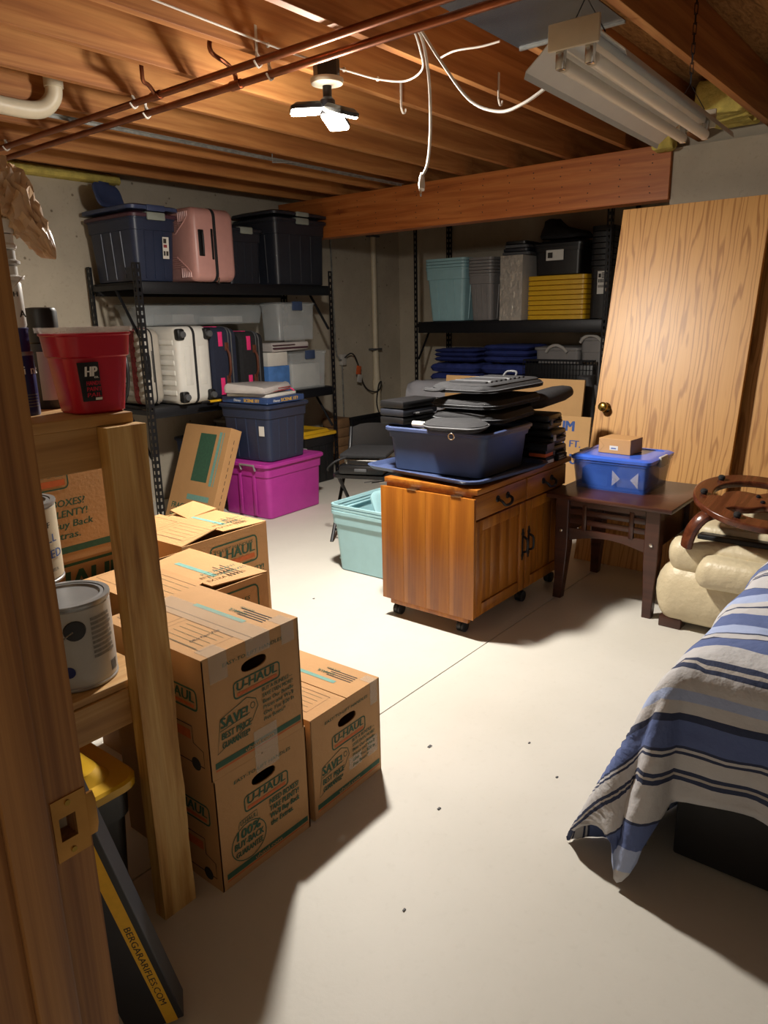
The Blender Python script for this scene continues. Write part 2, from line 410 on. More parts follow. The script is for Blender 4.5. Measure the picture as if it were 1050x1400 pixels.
# ------------------------------------------------------------------ overhead services
ins2 = MB()
for i in range(5): ins2.at((4.55+.08*i, 1.30+.02*(i % 2), 2.50)).box(-.06, .06, -.13, .13, -.07, .1, .03)
o = obj('insulation_batt', wobble(ins2, .025, 12, 3), 'insulation'); tag(o, 'yellow insulation stuffed between joists above the shop light', 'insulation')
o = obj('insulation_batt', wobble(MB().box(4.80, 4.90, 1.62, 1.76, 2.345, 2.42, .025), .02, 20, 7), 'insulation'); tag(o, 'small yellow insulation tuft at the end of the beam', 'insulation')
# panned sheet metal duct
o = thing('sheet_metal_panel', 'shiny sheet metal duct panel nailed under two joists', 'duct')
obj('sheet', MB().box(1.2, 2.80, 1.14, 1.55, JB-.004, JB-.0005), 'duct_metal', o)
obj('edge_flange', MB().box(2.795, 2.803, 1.14, 1.55, JB-.012, JB), 'galvanised', o)
# copper pipes
def copper(name, label, x, z, y0, y1, hangs, r=.0145):
    t = thing(name, label, 'pipe')
    obj('pipe_run', MB().tube([(x, y0, z), (x, y1, z)], r, 14), 'copper', t)
    for y in hangs:
        b = MB().box(x-.006, x+.006, y+.012, y+.016, z, JB+.09)
        b.tube([(x, y+.014, z+.03), (x+r+.006, y+.012, z), (x, y+.01, z-r-.005), (x-r-.006, y+.01, z)], .0045, 6, 5)
        h = obj('pipe_hanger', b, 'white_cord', t)
    return t
p1 = copper('copper_pipe', 'copper water pipe beneath the joists with two soldered stubs', 2.155, 2.362, -2.0, 4.9, (2.30, 3.12, 4.34))
p2 = copper('copper_pipe', 'lower copper water pipe running alongside the other below joists', 2.225, 2.335, -2.0, 4.9, (2.31, 3.13))
obj('branch_stub', MB().tube([(2.155, 2.96, 2.362), (2.10, 2.93, 2.385), (2.06, 2.91, 2.39), (2.05, 2.90, 2.43), (2.05, 2.90, 2.6)], .009, 8, 4), 'copper', p1)
obj('branch_stub', MB().tube([(2.225, 2.52, 2.335), (2.215, 2.515, 2.375), (2.17, 2.51, 2.40), (2.09, 2.50, 2.42), (2.09, 2.49, 2.47), (2.16, 2.48, 2.48), (2.5, 2.44, 2.47)], .009, 8, 4), 'copper', p2)
obj('tee_fitting', MB().tube([(2.155, 2.93, 2.362), (2.155, 2.99, 2.362)], .0185, 12), 'copper', p1)
obj('tee_fitting', MB().tube([(2.225, 2.49, 2.335), (2.225, 2.55, 2.335)], .0185, 12), 'copper', p2)
# PVC drain
t = thing('drain_pipe', 'cream plastic drain pipe with elbow below the joists', 'pipe')
obj('pipe_run', MB().tube([(.5, 3.50, 2.345), (1.72, 3.50, 2.345)], .036, 16), 'pvc', t)
obj('elbow', MB().tube([(1.70, 3.50, 2.345), (1.84, 3.50, 2.345), (1.92, 3.49, 2.36), (1.965, 3.47, 2.41), (1.97, 3.46, 2.47)], .037, 16, 6), 'pvc', t)
obj('collar', MB().tube([(1.66, 3.5, 2.345), (1.72, 3.5, 2.345)], .042, 16).tube([(1.969, 3.46, 2.45), (1.97, 3.46, 2.50)], .042, 16), 'pvc', t)
obj('riser', MB().tube([(1.97, 3.46, 2.48), (1.97, 3.46, 2.629)], .036, 16), 'pvc', t)
obj('pipe_strap', MB().tube([(1.5, 3.455, 2.40), (1.5, 3.455, 2.345), (1.5, 3.50, 2.302), (1.5, 3.545, 2.345), (1.5, 3.545, 2.40)], .006, 6, 4), 'white_cord', t)
o = tag(obj('metal_channel', MB().box(.6, 4.85, 3.68, 3.685, JB-.016, JB-.001).box(.6, 4.85, 3.655, 3.685, JB-.004, JB-.001), 'galvanised'), 'galvanised steel channel running along underneath a joist', 'channel')
o = tag(obj('bent_nail', MB().tube([(3.45, 3.62, JB+.01), (3.45, 3.62, JB-.04), (3.62, 3.60, JB-.02)], .004, 6), 'galvanised'), 'bent steel wire hook sticking out of a joist', 'hook')
def hook(x, y, label):
    b = MB().box(x-.006, x+.006, y-.004, y, JB-.03, JB+.08); b.tube([(x, y-.002, JB-.03), (x+.012, y-.002, JB-.05), (x+.03, y-.002, JB-.045), (x+.034, y-.002, JB-.03)], .005, 6, 4)
    return tag(obj('pipe_hook', b, 'white_cord'), label, 'hook', 'spare plastic hooks nailed to joists')
hook(3.05, 2.312, 'white plastic pipe hook nailed to a joist beside the bright lamp'); hook(3.25, 1.905, 'white plastic pipe hook nailed to a joist near the hanging plug')
# lamp with three LED panels
LX, LY = 2.335, 2.12
t = thing('ceiling_lamp', 'bright three panel ceiling lamp on a black junction box', 'lamp', (LX+.06, LY+.06, 0))
obj('junction_box', MB().lathe([(.045, 2.325), (.052, 2.33), (.052, 2.395)], 8), 'black_plastic', t)
obj('socket_plate', MB().lathe([(.03, 2.302), (.062, 2.308), (.066, 2.318), (.066, 2.326)], 28), 'pvc', t)
obj('lamp_neck', MB().lathe([(.02, 2.215), (.03, 2.222), (.03, 2.25), (.018, 2.262), (.018, 2.31)], 16), 'black_plastic', t)
for k, (a, tilt) in enumerate(((140, 8), (262, 35), (22, 30))):
    pr_ = obj('lamp_panel', MB().loft([(-.008, .062, .046, .014, .088, 0), (.006, .062, .046, .014, .088, 0), (.018, .05, .034, .012, .08, 0)], 3), 'black_plastic', t, (0, 0, 2.225), (0, tilt*.55, a))
    obj('diffuser', MB().loft([(-.016, .056, .041, .012, .088, 0), (-.0075, .06, .044, .012, .088, 0)], 3), 'led', pr_)
for nm, kind, w, sz, z in (('lamp_light', 'POINT', LAMP_W*.38, .07, 2.15), ('lamp_down', 'AREA', LAMP_W*.50, .16, 2.165)):
    ld = bpy.data.lights.new(nm, kind); ld.energy = w; ld.color = (1, .94, .85)
    if kind == 'POINT': ld.shadow_soft_size = sz
    else: ld.shape = 'DISK'; ld.size = sz
    lo = bpy.data.objects.new(nm, ld); C.objects.link(lo); lo.location = (0, 0, z); lo.parent = t
# cables
def cable(name, label, pts, r=.0042, mat='white_cord', cat='cable', clips=()):
    t = thing(name, label, cat)
    obj('cable_run', MB().tube(pts, r, 8, 6), mat, t)
    for q in clips: obj('cable_staple', MB().box(q[0]-.005, q[0]+.005, q[1]-.006, q[1]+.006, q[2]-.008, q[2]+.008, .002), mat, t)
    return t
cable('electric_cable', 'white cable stapled along the joist to the lamp box', [(1.0, 2.295, 2.45), (1.6, 2.295, 2.44), (1.95, 2.29, 2.43), (2.27, 2.285, 2.42), (2.36, 2.23, 2.40)], clips=((1.62, 2.3, 2.44), (2.2, 2.298, 2.425)))
cable('electric_cable', 'white cable looping from the lamp box to the next joist', [(2.44, 2.17, 2.375), (2.55, 2.16, 2.375), (2.66, 2.13, 2.37), (2.74, 2.05, 2.365), (2.72, 1.95, 2.385), (2.55, 1.84, 2.40), (2.42, 1.77, 2.41)], clips=((2.49, 2.17, 2.378), (2.66, 2.135, 2.372)))
t = cable('power_cord', 'white power cord hanging down with a bare plug', [(2.42, 1.76, 2.42), (2.45, 1.75, 2.37), (2.47, 1.74, 2.25), (2.47, 1.735, 2.1), (2.46, 1.74, 1.98), (2.44, 1.75, 1.93)], .0055)
obj('plug', MB().at((2.435, 1.752, 1.905), (0, 20, 30)).loft([(-.03, .012, .010, .005), (-.01, .014, .012, .006), (.02, .010, .009, .005), (.035, .006, .006, .004)], 3), 'white_cord', t)
obj('prong', MB().at((2.428, 1.752, 1.872), (0, 20, 30)).box(-.008, -.006, -.003, .003, -.016, .008).box(.006, .008, -.003, .003, -.016, .008), 'chrome', t)
cable('power_cord', 'white power cord swooping across to the shop light', [(2.42, 1.75, 2.42), (2.46, 1.68, 2.30), (2.45, 1.55, 2.15), (2.40, 1.40, 2.08), (2.33, 1.27, 2.07), (2.28, 1.17, 2.085)], .0055)
cable('electric_cable', 'short white cable end poking from the joist by the duct', [(2.76, 1.895, 2.42), (2.70, 1.78, 2.41), (2.70, 1.66, 2.40), (2.70, 1.58, 2.40)], .004)
# fluorescent shop light
t = thing('shop_light', 'white two tube fluorescent shop light hung on chains', 'light', (2.13, 1.01, 2.08), 2.0)
prof = [(-.15, -.005), (-.145, .012), (-.11, .04), (-.07, .075), (-.03, .09), (.03, .09), (.07, .075), (.11, .04), (.145, .012), (.15, -.005)]
b = MB()
n = len(prof); pts = []
for x in (0, 1.25):
    pts += [(x, y, z) for y, z in prof]+[(x, y, z+.004) for y, z in prof]
b.add(pts, [(k, k+1, 2*n+k+1, 2*n+k) for k in range(n-1)]+[(n+k, 3*n+k, 3*n+k+1, n+k+1) for k in range(n-1)]+[(k, n+k, n+k+1, k+1) for k in range(n-1)]+[(2*n+k, 2*n+k+1, 3*n+k+1, 3*n+k) for k in range(n-1)]+[(0, 2*n, 3*n, n), (n-1, 2*n-1, 4*n-1, 3*n-1)])
obj('reflector', b, 'fluor_white', t, smooth=20)
obj('ballast_housing', MB().box(.03, 1.22, -.045, .045, .06, .089, .004), 'fluor_white', t)
obj('end_plate', MB().box(-.012, .0, -.075, .075, .045, .115, .004), 'pvc', t)
ep = obj('end_plate', MB().box(1.25, 1.262, -.075, .075, .045, .115, .004), 'pvc', t)
for y in (-.043, .043):
    obj('tube_lamp', MB().lathe([(.008, .03), (.019, .035), (.019, 1.225), (.008, 1.23)], 16, y, .018, 'X'), 'fluor_tube', t)
    for x in (.012, 1.232): obj('tube_socket', MB().box(x-.012, x+.012, y-.013, y+.013, .0, .07, .005), 'chrome', t)
for x in (.07, 1.13):
    b = MB().tube([(x, -.06, .09), (x, 0, .19), (x, .06, .09)], .002, 5)
    for k in range(9): b.at((x, 0, .19+.034*k), (0, 0, 90*(k % 2))).tube([(-.006, 0, 0), (-.006, 0, .04), (.006, 0, .04), (.006, 0, 0), (-.006, 0, 0)], .0017, 5)
    b.at(); obj('hanging_chain', b, 'black_metal', t)

# ------------------------------------------------------------------ generic builders
def tote(name, label, cat, loc, w, d, h, body, lid=None, rz=0, taper=.86, latch=None, group=None, ribs=True, lid_h=.035, latch_sides='y', open_top=False, tag_label=None, latch_w=.07):
    t = thing(name, label, cat, loc, rz, group); hx, hy = w/2, d/2
    th = .004
    rim = h
    rings = [(0, hx*taper-.01, hy*taper-.01, .03), (.006, hx*taper, hy*taper, .035), (h*.78, hx*(taper*.2+.76), hy*(taper*.2+.76), .04), (h*.785, hx*.965, hy*.965, .04), (h-.022, hx*.975, hy*.975, .04), (h-.021, hx, hy, .045), (h-.002, hx, hy, .045), (h, hx-.003, hy-.003, .045)]
    inner = [(h, hx-.012, hy-.012, .04), (h-.03, hx*.955, hy*.955, .04), (h*.78, hx*(taper*.2+.76)-th, hy*(taper*.2+.76)-th, .038), (.012, hx*taper-th-.006, hy*taper-th-.006, .03)]
    bo = obj('tote_body', MB().loft(rings+inner, 4), body, t)
    if ribs:
        rb = MB()
        for sx in (-.45, 0, .45):
            for sy in (-1, 1):
                for (ax, half, oth) in (('x', hx, hy), ('y', hy, hx)):
                    z0, z1 = .02, h*.77; k0, k1 = taper+.005, taper*.2+.765
                    def q(z, k, off, wd): return ((half*sx*.9+wd), sy*(oth*k+off), z) if ax == 'x' else (sy*(oth*k+off), (half*sx*.9+wd), z)
                    v_ = [q(z0, k0, -.004, -.012), q(z0, k0, -.004, .012), q(z1, k1, -.004, .012), q(z1, k1, -.004, -.012), q(z0, k0, .004, -.008), q(z0, k0, .004, .008), q(z1, k1, .004, .008), q(z1, k1, .004, -.008)]
                    rb.add(v_, [(3, 2, 1, 0), (4, 5, 6, 7), (0, 1, 5, 4), (1, 2, 6, 5), (2, 3, 7, 6), (3, 0, 4, 7)])
        obj('side_ribs', rb, body, t)
    if lid:
        lo = obj('lid', MB().loft([(h-.012, hx+.004, hy+.004, .045), (h-.012, hx+.012, hy+.012, .05), (h+.006, hx+.012, hy+.012, .05), (h+.012, hx+.006, hy+.006, .048), (h+.012, hx-.03, hy-.03, .04), (h+lid_h, hx-.05, hy-.05, .04), (h+lid_h, hx-.09, hy-.09, .03), (h+lid_h-.008, hx-.1, hy-.1, .03)], 4), lid, t)
    if latch:
        for sgn in (-1, 1):
            x, y = (sgn*(hx+.012), 0) if 'x' in latch_sides else (0, sgn*(hy+.012))
            bb = MB()
            if 'x' in latch_sides: bb.box(x-.009, x+.009, -latch_w, latch_w, h-.03, h+.02, .006).box(x-sgn*.03-.02, x-sgn*.03+.02, -latch_w, latch_w, h+.012, h+.022, .004)
            else: bb.box(-latch_w, latch_w, y-.009, y+.009, h-.03, h+.02, .006).box(-latch_w, latch_w, y-sgn*.03-.02, y-sgn*.03+.02, h+.012, h+.022, .004)
            obj('latch', bb, latch, t)
    return t
def carton(name, label, loc, w, d, h, rz=0, mat='cardboard', hand=True, group='moving cartons', flaps=None, cat='box'):
    """front face looks to -Y; origin at the front left bottom corner"""
    t = thing(name, label, cat, loc, rz, group); e_ = .004
    b = MB().box(0, e_, 0, d, 0, h).box(w-e_, w, 0, d, 0, h).box(e_, w-e_, d-e_, d, 0, h).box(e_, w-e_, e_, d-e_, 0, e_)
    if hand:
        cu, cv, a, bb = w*.5, h*.80, .042, .016; pts = []; n_ = 32
        ang = sorted([2*math.pi*k/n_ for k in range(n_)]+[math.atan2(y-cv, x-cu) % (2*math.pi) for x in (0, w) for y in (0, h)])
        for al in ang:
            c_, s_ = math.cos(al), math.sin(al)
            k = min(((w-cu)/c_ if c_ > 1e-9 else (-cu/c_ if c_ < -1e-9 else 9)), ((h-cv)/s_ if s_ > 1e-9 else (-cv/s_ if s_ < -1e-9 else 9)))
            r_ = 1/((abs(c_)/a)**2.6+(abs(s_)/bb)**2.6)**(1/2.6)
            pts.append(((cu+c_*k, cv+s_*k), (cu+c_*r_, cv+s_*r_)))
        m_ = len(pts); V_ = [(o_[0], 0, o_[1]) for o_, i_ in pts]+[(i_[0], 0, i_[1]) for o_, i_ in pts]+[(i_[0], e_, i_[1]) for o_, i_ in pts]
        b.add(V_, [(k, (k+1) % m_, m_+(k+1) % m_, m_+k) for k in range(m_)]+[(m_+k, m_+(k+1) % m_, 2*m_+(k+1) % m_, 2*m_+k) for k in range(m_)])
    else: b.box(e_, w-e_, 0, e_, 0, h)
    obj('carton_body', b, mat, t, smooth=0)
    # top flaps: two long ones along Y, optionally lifted
    a0, a1, sk = flaps or (0, 0, 0)
    for sgn, ang_ in ((0, a0), (1, a1)):
        fb = MB(); wd = w/2-.002
        if sgn == 0: fb.add([(0, 0, 0), (wd, 0+sk, 0), (wd, d-sk*.3, 0), (0, d, 0), (0, 0, e_), (wd, 0+sk, e_), (wd, d-sk*.3, e_), (0, d, e_)], [(3, 2, 1, 0), (4, 5, 6, 7), (0, 1, 5, 4), (1, 2, 6, 5), (2, 3, 7, 6), (3, 0, 4, 7)])
        else: fb.add([(-wd, 0+sk*.4, 0), (0, 0, 0), (0, d, 0), (-wd, d-sk, 0), (-wd, 0+sk*.4, e_), (0, 0, e_), (0, d, e_), (-wd, d-sk, e_)], [(3, 2, 1, 0), (4, 5, 6, 7), (0, 1, 5, 4), (1, 2, 6, 5), (2, 3, 7, 6), (3, 0, 4, 7)])
        fl = obj('flap', fb, mat, t, (w if sgn else 0, 0, h), (0, ang_ if sgn else -ang_, 0), smooth=0)
        if sgn == 0 or True:
            pr = Print((0 if sgn == 0 else -wd, 0, e_), (1, 0, 0), (0, 1, 0))
            if sgn == 0:
                for q in range(5): pr.line('green_ink', [(wd*.22+wd*.13*q, d*.14), (wd*.22+wd*.13*q, d*.5)], .0012)
                pr.line('dark_ink', [(wd*.2, d*.1), (wd*.85, d*.1), (wd*.85, d*.55), (wd*.2, d*.55)], .0015, True)
                pr.line('dark_ink', [(wd*.2, d*.6), (wd*.85, d*.6), (wd*.85, d*.95), (wd*.2, d*.95)], .0015, True)
            else:
                pr.rect('teal_ink', wd*.28, d*.22, wd*.38, d*.72)
                for q in range(4): pr.line('dark_ink', [(wd*(.5+.07*q), d*.12), (wd*(.5+.07*q), d*(.36+.05*(q % 2)))], .004)
                pr.text('green_ink', 'BOX SHOP', wd*.62, d*.86, .012, None, .01, 0, 'LEFT', -90) if False else None
            pr.build(fl)
    return t
def uhaul_print(t, w, h, kind, side=True, d=.416):
    pr = Print((0, 0, 0), (1, 0, 0), (0, 0, 1)); k = w/.32; kv = h/.32
    pr.text('green_ink', 'EASY-TO-LIFT HANDLES', w*.5, h*.885, .010*k, w*.62, .01, .1, 'CENTER')
    pr.rr('green_ink', w*.28, h*.575, w*.76, h*.715, .010*k, .004*k)
    pr.text('green_ink', 'U-HAUL', w*.52, h*.635, .024*k, w*.42, .03, .12, 'CENTER'); pr.rect('orange_ink', w*.31, h*.59, w*.73, h*.617)
    if kind == 'save':
        pr.line('green_ink', [(w*.08, h*.20), (w*.13, h*.475), (w*.40, h*.545), (w*.49, h*.50), (w*.51, h*.43), (w*.44, h*.33)], .0022, True)
        pr.ell('green_ink', w*.455, h*.455, .007, .008, .002)
        pr.text('green_ink', 'SAVE!', w*.13, h*.395, .028*k, w*.27, .03, .1); pr.line('green_ink', [(w*.12, h*.375), (w*.42, h*.405)], .002)
        pr.text('green_ink', 'BEST PRICE', w*.13, h*.30, .019*k, w*.30, .025, .08); pr.text('green_ink', 'GUARANTEE*', w*.13, h*.225, .017*k, w*.28, .025, .08)
        for i, tx in enumerate(('BUY A BUNDLE\u2014', 'SAVE EVEN MORE!', 'Beat Our Bundle', "Prices and We'll", 'Give You $20 In', 'Free Boxes!*')):
            pr.text('green_ink', tx, w*.56, h*(.525-.052*i), .0115*k, w*(.34 if i < 5 else .24), .015, .15)
    else:
        pr.ell('green_ink', w*.30, h*.31, w*.185, h*.165, .0028*k)
        pr.line('green_ink', [(w*.20, h*.46), (w*.21, h*.52), (w*.40, h*.54), (w*.40, h*.47)], .002)
        pr.text('green_ink', 'U-HAUL', w*.305, h*.485, .012*k, w*.17, .015, .1, 'CENTER')
        pr.text('green_ink', '100%', w*.30, h*.365, .028*k, w*.25, .03, .1, 'CENTER'); pr.text('green_ink', 'BUY-BACK', w*.30, h*.29, .020*k, w*.31, .03, .08, 'CENTER'); pr.text('green_ink', 'GUARANTEE', w*.30, h*.215, .017*k, w*.29, .025, .08, 'CENTER')
        for i, tx in enumerate(('NEED BOXES?', 'TAKE PLENTY!', "We'll Buy Back", 'the Extras.')):
            pr.text('green_ink', tx, w*.54, h*(.50-.068*i), .017*k, w*(.34 if i < 3 else .26), .025, .15)
    pr.rect('green_ink', w*.05, h*.085, w*.97, h*.135); pr.rect('orange_ink', w*.05, h*.062, w*.97, h*.074)
    pr.text('cardboard', 'uhaul.com', w*.5, h*.094, .0105*k, w*.3, .02, 0, 'CENTER')
    pr.build(t)
    if side:
        pr = Print((0, d, 0), (0, -1, 0), (0, 0, 1))
        pr.rr('green_ink', d*.52, h*.57, d*.93, h*.74, .012, .005); pr.text('green_ink', 'U-HAUL', d*.725, h*.635, .03, d*.36, .03, .12, 'CENTER'); pr.rect('orange_ink', d*.55, h*.59, d*.90, h*.618)
        pr.line('dark_ink', [(d*.55, h*.1), (d*.55, h*.3), (d*.70, h*.42), (d*.86, h*.42), (d*.86, h*.28), (d*.95, h*.24), (d*.95, h*.1)], .003, True)
        pr.ell('dark_ink', d*.64, h*.1, .018, .018); pr.ell('dark_ink', d*.87, h*.1, .018, .018); pr.rect('orange_ink', d*.6, h*.3, d*.84, h*.38)
        pr.build(t)
def nest(label_top, label_mid, loc, w, d, h, step, n_, mat, group, drop=.05):
    for k in range(1, n_):
        t = thing('nested_tote', label_top if k == n_-1 else label_mid, 'tote', (loc[0], loc[1], loc[2]+h+step*(k-1)), 0, group); e_ = step*.92
        obj('tote_rim', MB().loft([(.001, w/2-.006, d/2-.006, .04), (.004, w/2, d/2, .045), (e_, w/2, d/2, .045), (e_+.001, w/2-.012, d/2-.012, .04), (.0, w/2-.016, d/2-.016, .04)], 4, close=True), mat, t)
def rack(name, label, loc, rz, L, D, H_, levels, group):
    t = thing(name, label, 'shelving', loc, rz, group)
    for ix, x in enumerate((0, L)):
        for iy, y in enumerate((0, D)):
            sx = 1 if ix == 0 else -1; sy = 1 if iy == 0 else -1; W_ = .042; b = MB()
            def bx(x0, x1, y0, y1, z0, z1): b.box(min(x0, x1), max(x0, x1), min(y0, y1), max(y0, y1), z0, z1)
            bx(x, x+sx*.013, y, y+sy*.002, 0, H_); bx(x+sx*.028, x+sx*W_, y, y+sy*.002, 0, H_)
            bx(x, x+sx*.002, y+sy*.002, y+sy*.013, 0, H_); bx(x, x+sx*.002, y+sy*.028, y+sy*W_, 0, H_)
            n_ = int(H_/.05)
            for k in range(n_+1):
                z = k*H_/n_; z0, z1 = max(0, z-.012), min(H_, z+.012)
                bx(x+sx*.013, x+sx*.028, y, y+sy*.002, z0, z1); bx(x, x+sx*.002, y+sy*.013, y+sy*.028, z0, z1)
            obj('post', b, 'black_metal', t, smooth=0)
            obj('foot', MB().box(min(x-sx*.003, x+sx*.05), max(x-sx*.003, x+sx*.05), min(y-sy*.003, y+sy*.05), max(y-sy*.003, y+sy*.05), 0, .025, .003), 'black_plastic', t)
    for (zt, hb) in levels:
        for y in (.002, D-.022): obj('shelf_beam', MB().box(.044, L-.044, y, y+.02, zt-hb, zt-.002, .003), 'black_metal', t)
        for x in (.004, L-.024): obj('side_beam', MB().box(x, x+.02, .044, D-.044, zt-.05, zt-.016, .002), 'black_metal', t)
        obj('shelf_board', MB().box(.03, L-.03, .024, D-.024, zt-.014, zt), 'shelf_black', t)
        for x in (.012, L-.012): obj('corner_brace', MB().tube([(x, .05, zt-.36), (x, D*.45, zt-.05)], .011, 6), 'black_metal', t)
    return t
RZ = .83; RU = 1.68
rack('storage_rack', 'black steel rack holding the suitcases and dark totes', (2.96, 4.47, 0), 0, 1.92, .60, 1.80, [(RZ, .075), (RU, .08)], None)
rack('storage_rack', 'tall black steel rack behind the beam with teal and yellow totes', (6.0, 4.42, 0), -90, 1.96, .60, 2.32, [(.66, .09), (1.355, .105)], None)
# ------------------------------------------------------------------ left: wooden shelf and what stands on it
t = thing('wooden_shelf', 'rough timber shelf unit just inside the doorway', 'shelving', (.31, 1.365, 0))
def stud(x, y, zt):
    pb = MB()
    nz = 26; prev = []
    for i in range(nz+1):
        z = zt*i/nz; j = .004*noise.noise(Vector((z*9, x, y))); w_ = .0035*noise.noise(Vector((z*14, 5, x)))
        pb_pts = [(0, 0), (.090+j+max(0, w_)*1.5, 0), (.090+j, .038), (0, .038)]
        prev += [(x+a, y+c, z) for a, c in pb_pts]
    pb.add(prev, [(4*i+k, 4*i+(k+1) % 4, 4*i+4+(k+1) % 4, 4*i+4+k) for i in range(nz) for k in range(4)]+[(3, 2, 1, 0), tuple(4*nz+k for k in range(4))])
    return pb
obj('post', stud(.49, 0, 1.212), 'stud_wood', t, smooth=0)
for x, y in ((.02, 0), (.02, 1.5), (.49, 1.5)): obj('post', stud(x, y+.04 if x < .1 else y, 1.205), 'stud_wood', t, smooth=0)
obj('shelf_board', MB().box(0, .575, .035, 1.60, 1.213, 1.235, .002), 'shelf_wood', t, smooth=0)
obj('apron', MB().box(.0, .575, .0395, .058, 1.125, 1.213, .002), 'shelf_wood', t, smooth=0)
obj('shelf_board', MB().box(0, .56, .045, 1.60, .618, .636, .002), 'shelf_wood', t, smooth=0)
obj('apron', MB().box(0, .49, .0395, .058, .53, .617, .002), 'shelf_wood', t, smooth=0)
ST = 1.2355
def bail(r, zc, drop, ang=0, n=14):
    pts = []
    for k in range(n+1):
        a = math.pi*k/n; pts.append((r*math.cos(a), -math.sin(a)*r*.98-.004, zc-math.sin(a)*drop))
    ca, sa = math.cos(R(ang)), math.sin(R(ang))
    return [(x*ca-y*sa, x*sa+y*ca, z) for x, y, z in pts]
def paint_can(label, loc, rz, lab, r=.083, h=.193):
    t = thing('paint_can', label, 'paint can', loc, rz, 'gallon paint cans')
    obj('can_body', MB().lathe([(r-.003, 0), (r+.001, .002), (r+.001, .006), (r-.001, .008), (r-.001, h-.01), (r+.002, h-.008), (r+.003, h-.003), (r+.002, h), (r-.009, h), (r-.010, h-.008), (r-.012, h-.008)], 40), 'can_metal', t)
    obj('paper_label', MB().lathe([(r, .012), (r, h-.014)], 40), lab, t)
    obj('can_lid', MB().lathe([(r-.011, h-.008), (r-.011, h-.002), (r-.018, h-.001), (r-.020, h-.006)], 40), 'can_metal', t)
    obj('bail_handle', MB().tube(bail(r+.004, h*.72, .055), .0016, 6), 'chrome', t)
    for sg in (1, -1): obj('bail_ear', MB().lathe([(.024, sg*(r-.004)), (.022, sg*(r+.003)), (.008, sg*(r+.004))], 18, 0, h*.72, 'X'), 'black_plastic', t)
    return t
c1 = paint_can('grey paint can with black bail ear and barcode at shelf edge', (.745, 1.520, .6365), -112, 'can_label', .089, .2)
def curved(parent, r, a0, a1, z0, z1, mat, name='label_block'):
    b = MB(); n = 10; pts = []
    for k in range(n+1):
        a = R(a0+(a1-a0)*k/n); pts += [(r*math.cos(a), r*math.sin(a), z0), (r*math.cos(a), r*math.sin(a), z1)]
    b.add(pts, [(2*k, 2*k+2, 2*k+3, 2*k+1) for k in range(n)]); return obj(name, b, mat, parent)
for k in range(9): curved(c1, (.0898), 22, 58+(k % 3)*2, .158-.011*k, .165-.011*k, 'can_label_text')
for k in range(8): curved(c1, (.0898), 50+2.1*k, 51.2+2.1*k, .02, .045, 'dark_ink', 'barcode')
bdg = MB().lathe([(.013, .0902), (.013, .0892)], 16, 0, .05, 'X'); obj('badge', bdg, 'blue_can', c1, rot=(0, 0, -14))
paint_can('plain grey paint can tucked behind the barcoded can', (.72, 1.71, .6365), 20, 'can_label')
c2 = paint_can('cream paint can with blue lettering stacked behind the grey can', (.745, 1.70, .8305), -98, 'can_cream')
pr = Print((.0845, .0, 0), (0, 1, 0), (0, 0, 1))
def can_text(parent, body, z, size, a0, r, mat):
    # letters wrapped on the can
    for i, ch in enumerate(body):
        a = R(a0+i*size/r*57.3*.8); pr_ = Print((r*math.cos(a), r*math.sin(a), z), (-math.sin(a), math.cos(a), 0), (0, 0, 1)); pr_.text(mat, ch, 0, 0, size, None, .02); pr_.build(parent, 'lettering')
can_text(c2, 'OFF', .135, .014, 12, .0836, 'dark_ink'); can_text(c2, 'PULL', .10, .02, 2, .0836, 'blue_ink'); can_text(c2, 'USED', .062, .021, 4, .0836, 'blue_ink'); can_text(c2, 'CENTER', .03, .008, 14, .0836, 'can_label_text')
# red pail
t = thing('paint_pail', 'red plastic paint pail with clear liner and black label', 'bucket', (.842, 1.480, ST), -6)
obj('pail_body', MB().loft([(0, .052, .052, .03), (.004, .056, .056, .03), (.115, .068, .068, .035), (.118, .072, .072, .036), (.158, .076, .076, .038), (.160, .079, .079, .04), (.164, .079, .079, .04), (.164, .075, .075, .036), (.12, .068, .068, .034), (.01, .05, .05, .03)], 5), 'red_plastic', t)
obj('liner', wobble(MB().loft([(.16, .073, .073, .036), (.175, .078, .078, .036), (.176, .083, .083, .04), (.166, .083, .083, .04), (.174, .081, .081, .04), (.173, .076, .076, .036), (.13, .070, .070, .034), (.02, .05, .05, .03)], 6, False, True), .003, 40), 'clear_film', t)
lb = obj('pail_label', MB().add([(-.046, -.0625, .028), (-.005, -.0625, .028), (-.010, -.0725, .107), (-.055, -.0725, .107)], [(0, 1, 2, 3)]), 'black_plastic', t, smooth=0)
pr = Print((-.055, -.073, .028), (1, 0, 0), (.06, -.122, 1)); pr.text('white_ink', 'HP', .0085, .052, .021, .024, .03); pr.text('white_ink', 'co.', .027, .048, .006)
for i, tx in enumerate(('HANDY', 'PAINT', 'PAIL')): pr.text('red_plastic', tx, .011+.001*i, .034-.012*i, .009, .030, .02)
pr.rect('white_ink', .030, .003, .044, .008); pr.build(t, 'lettering')
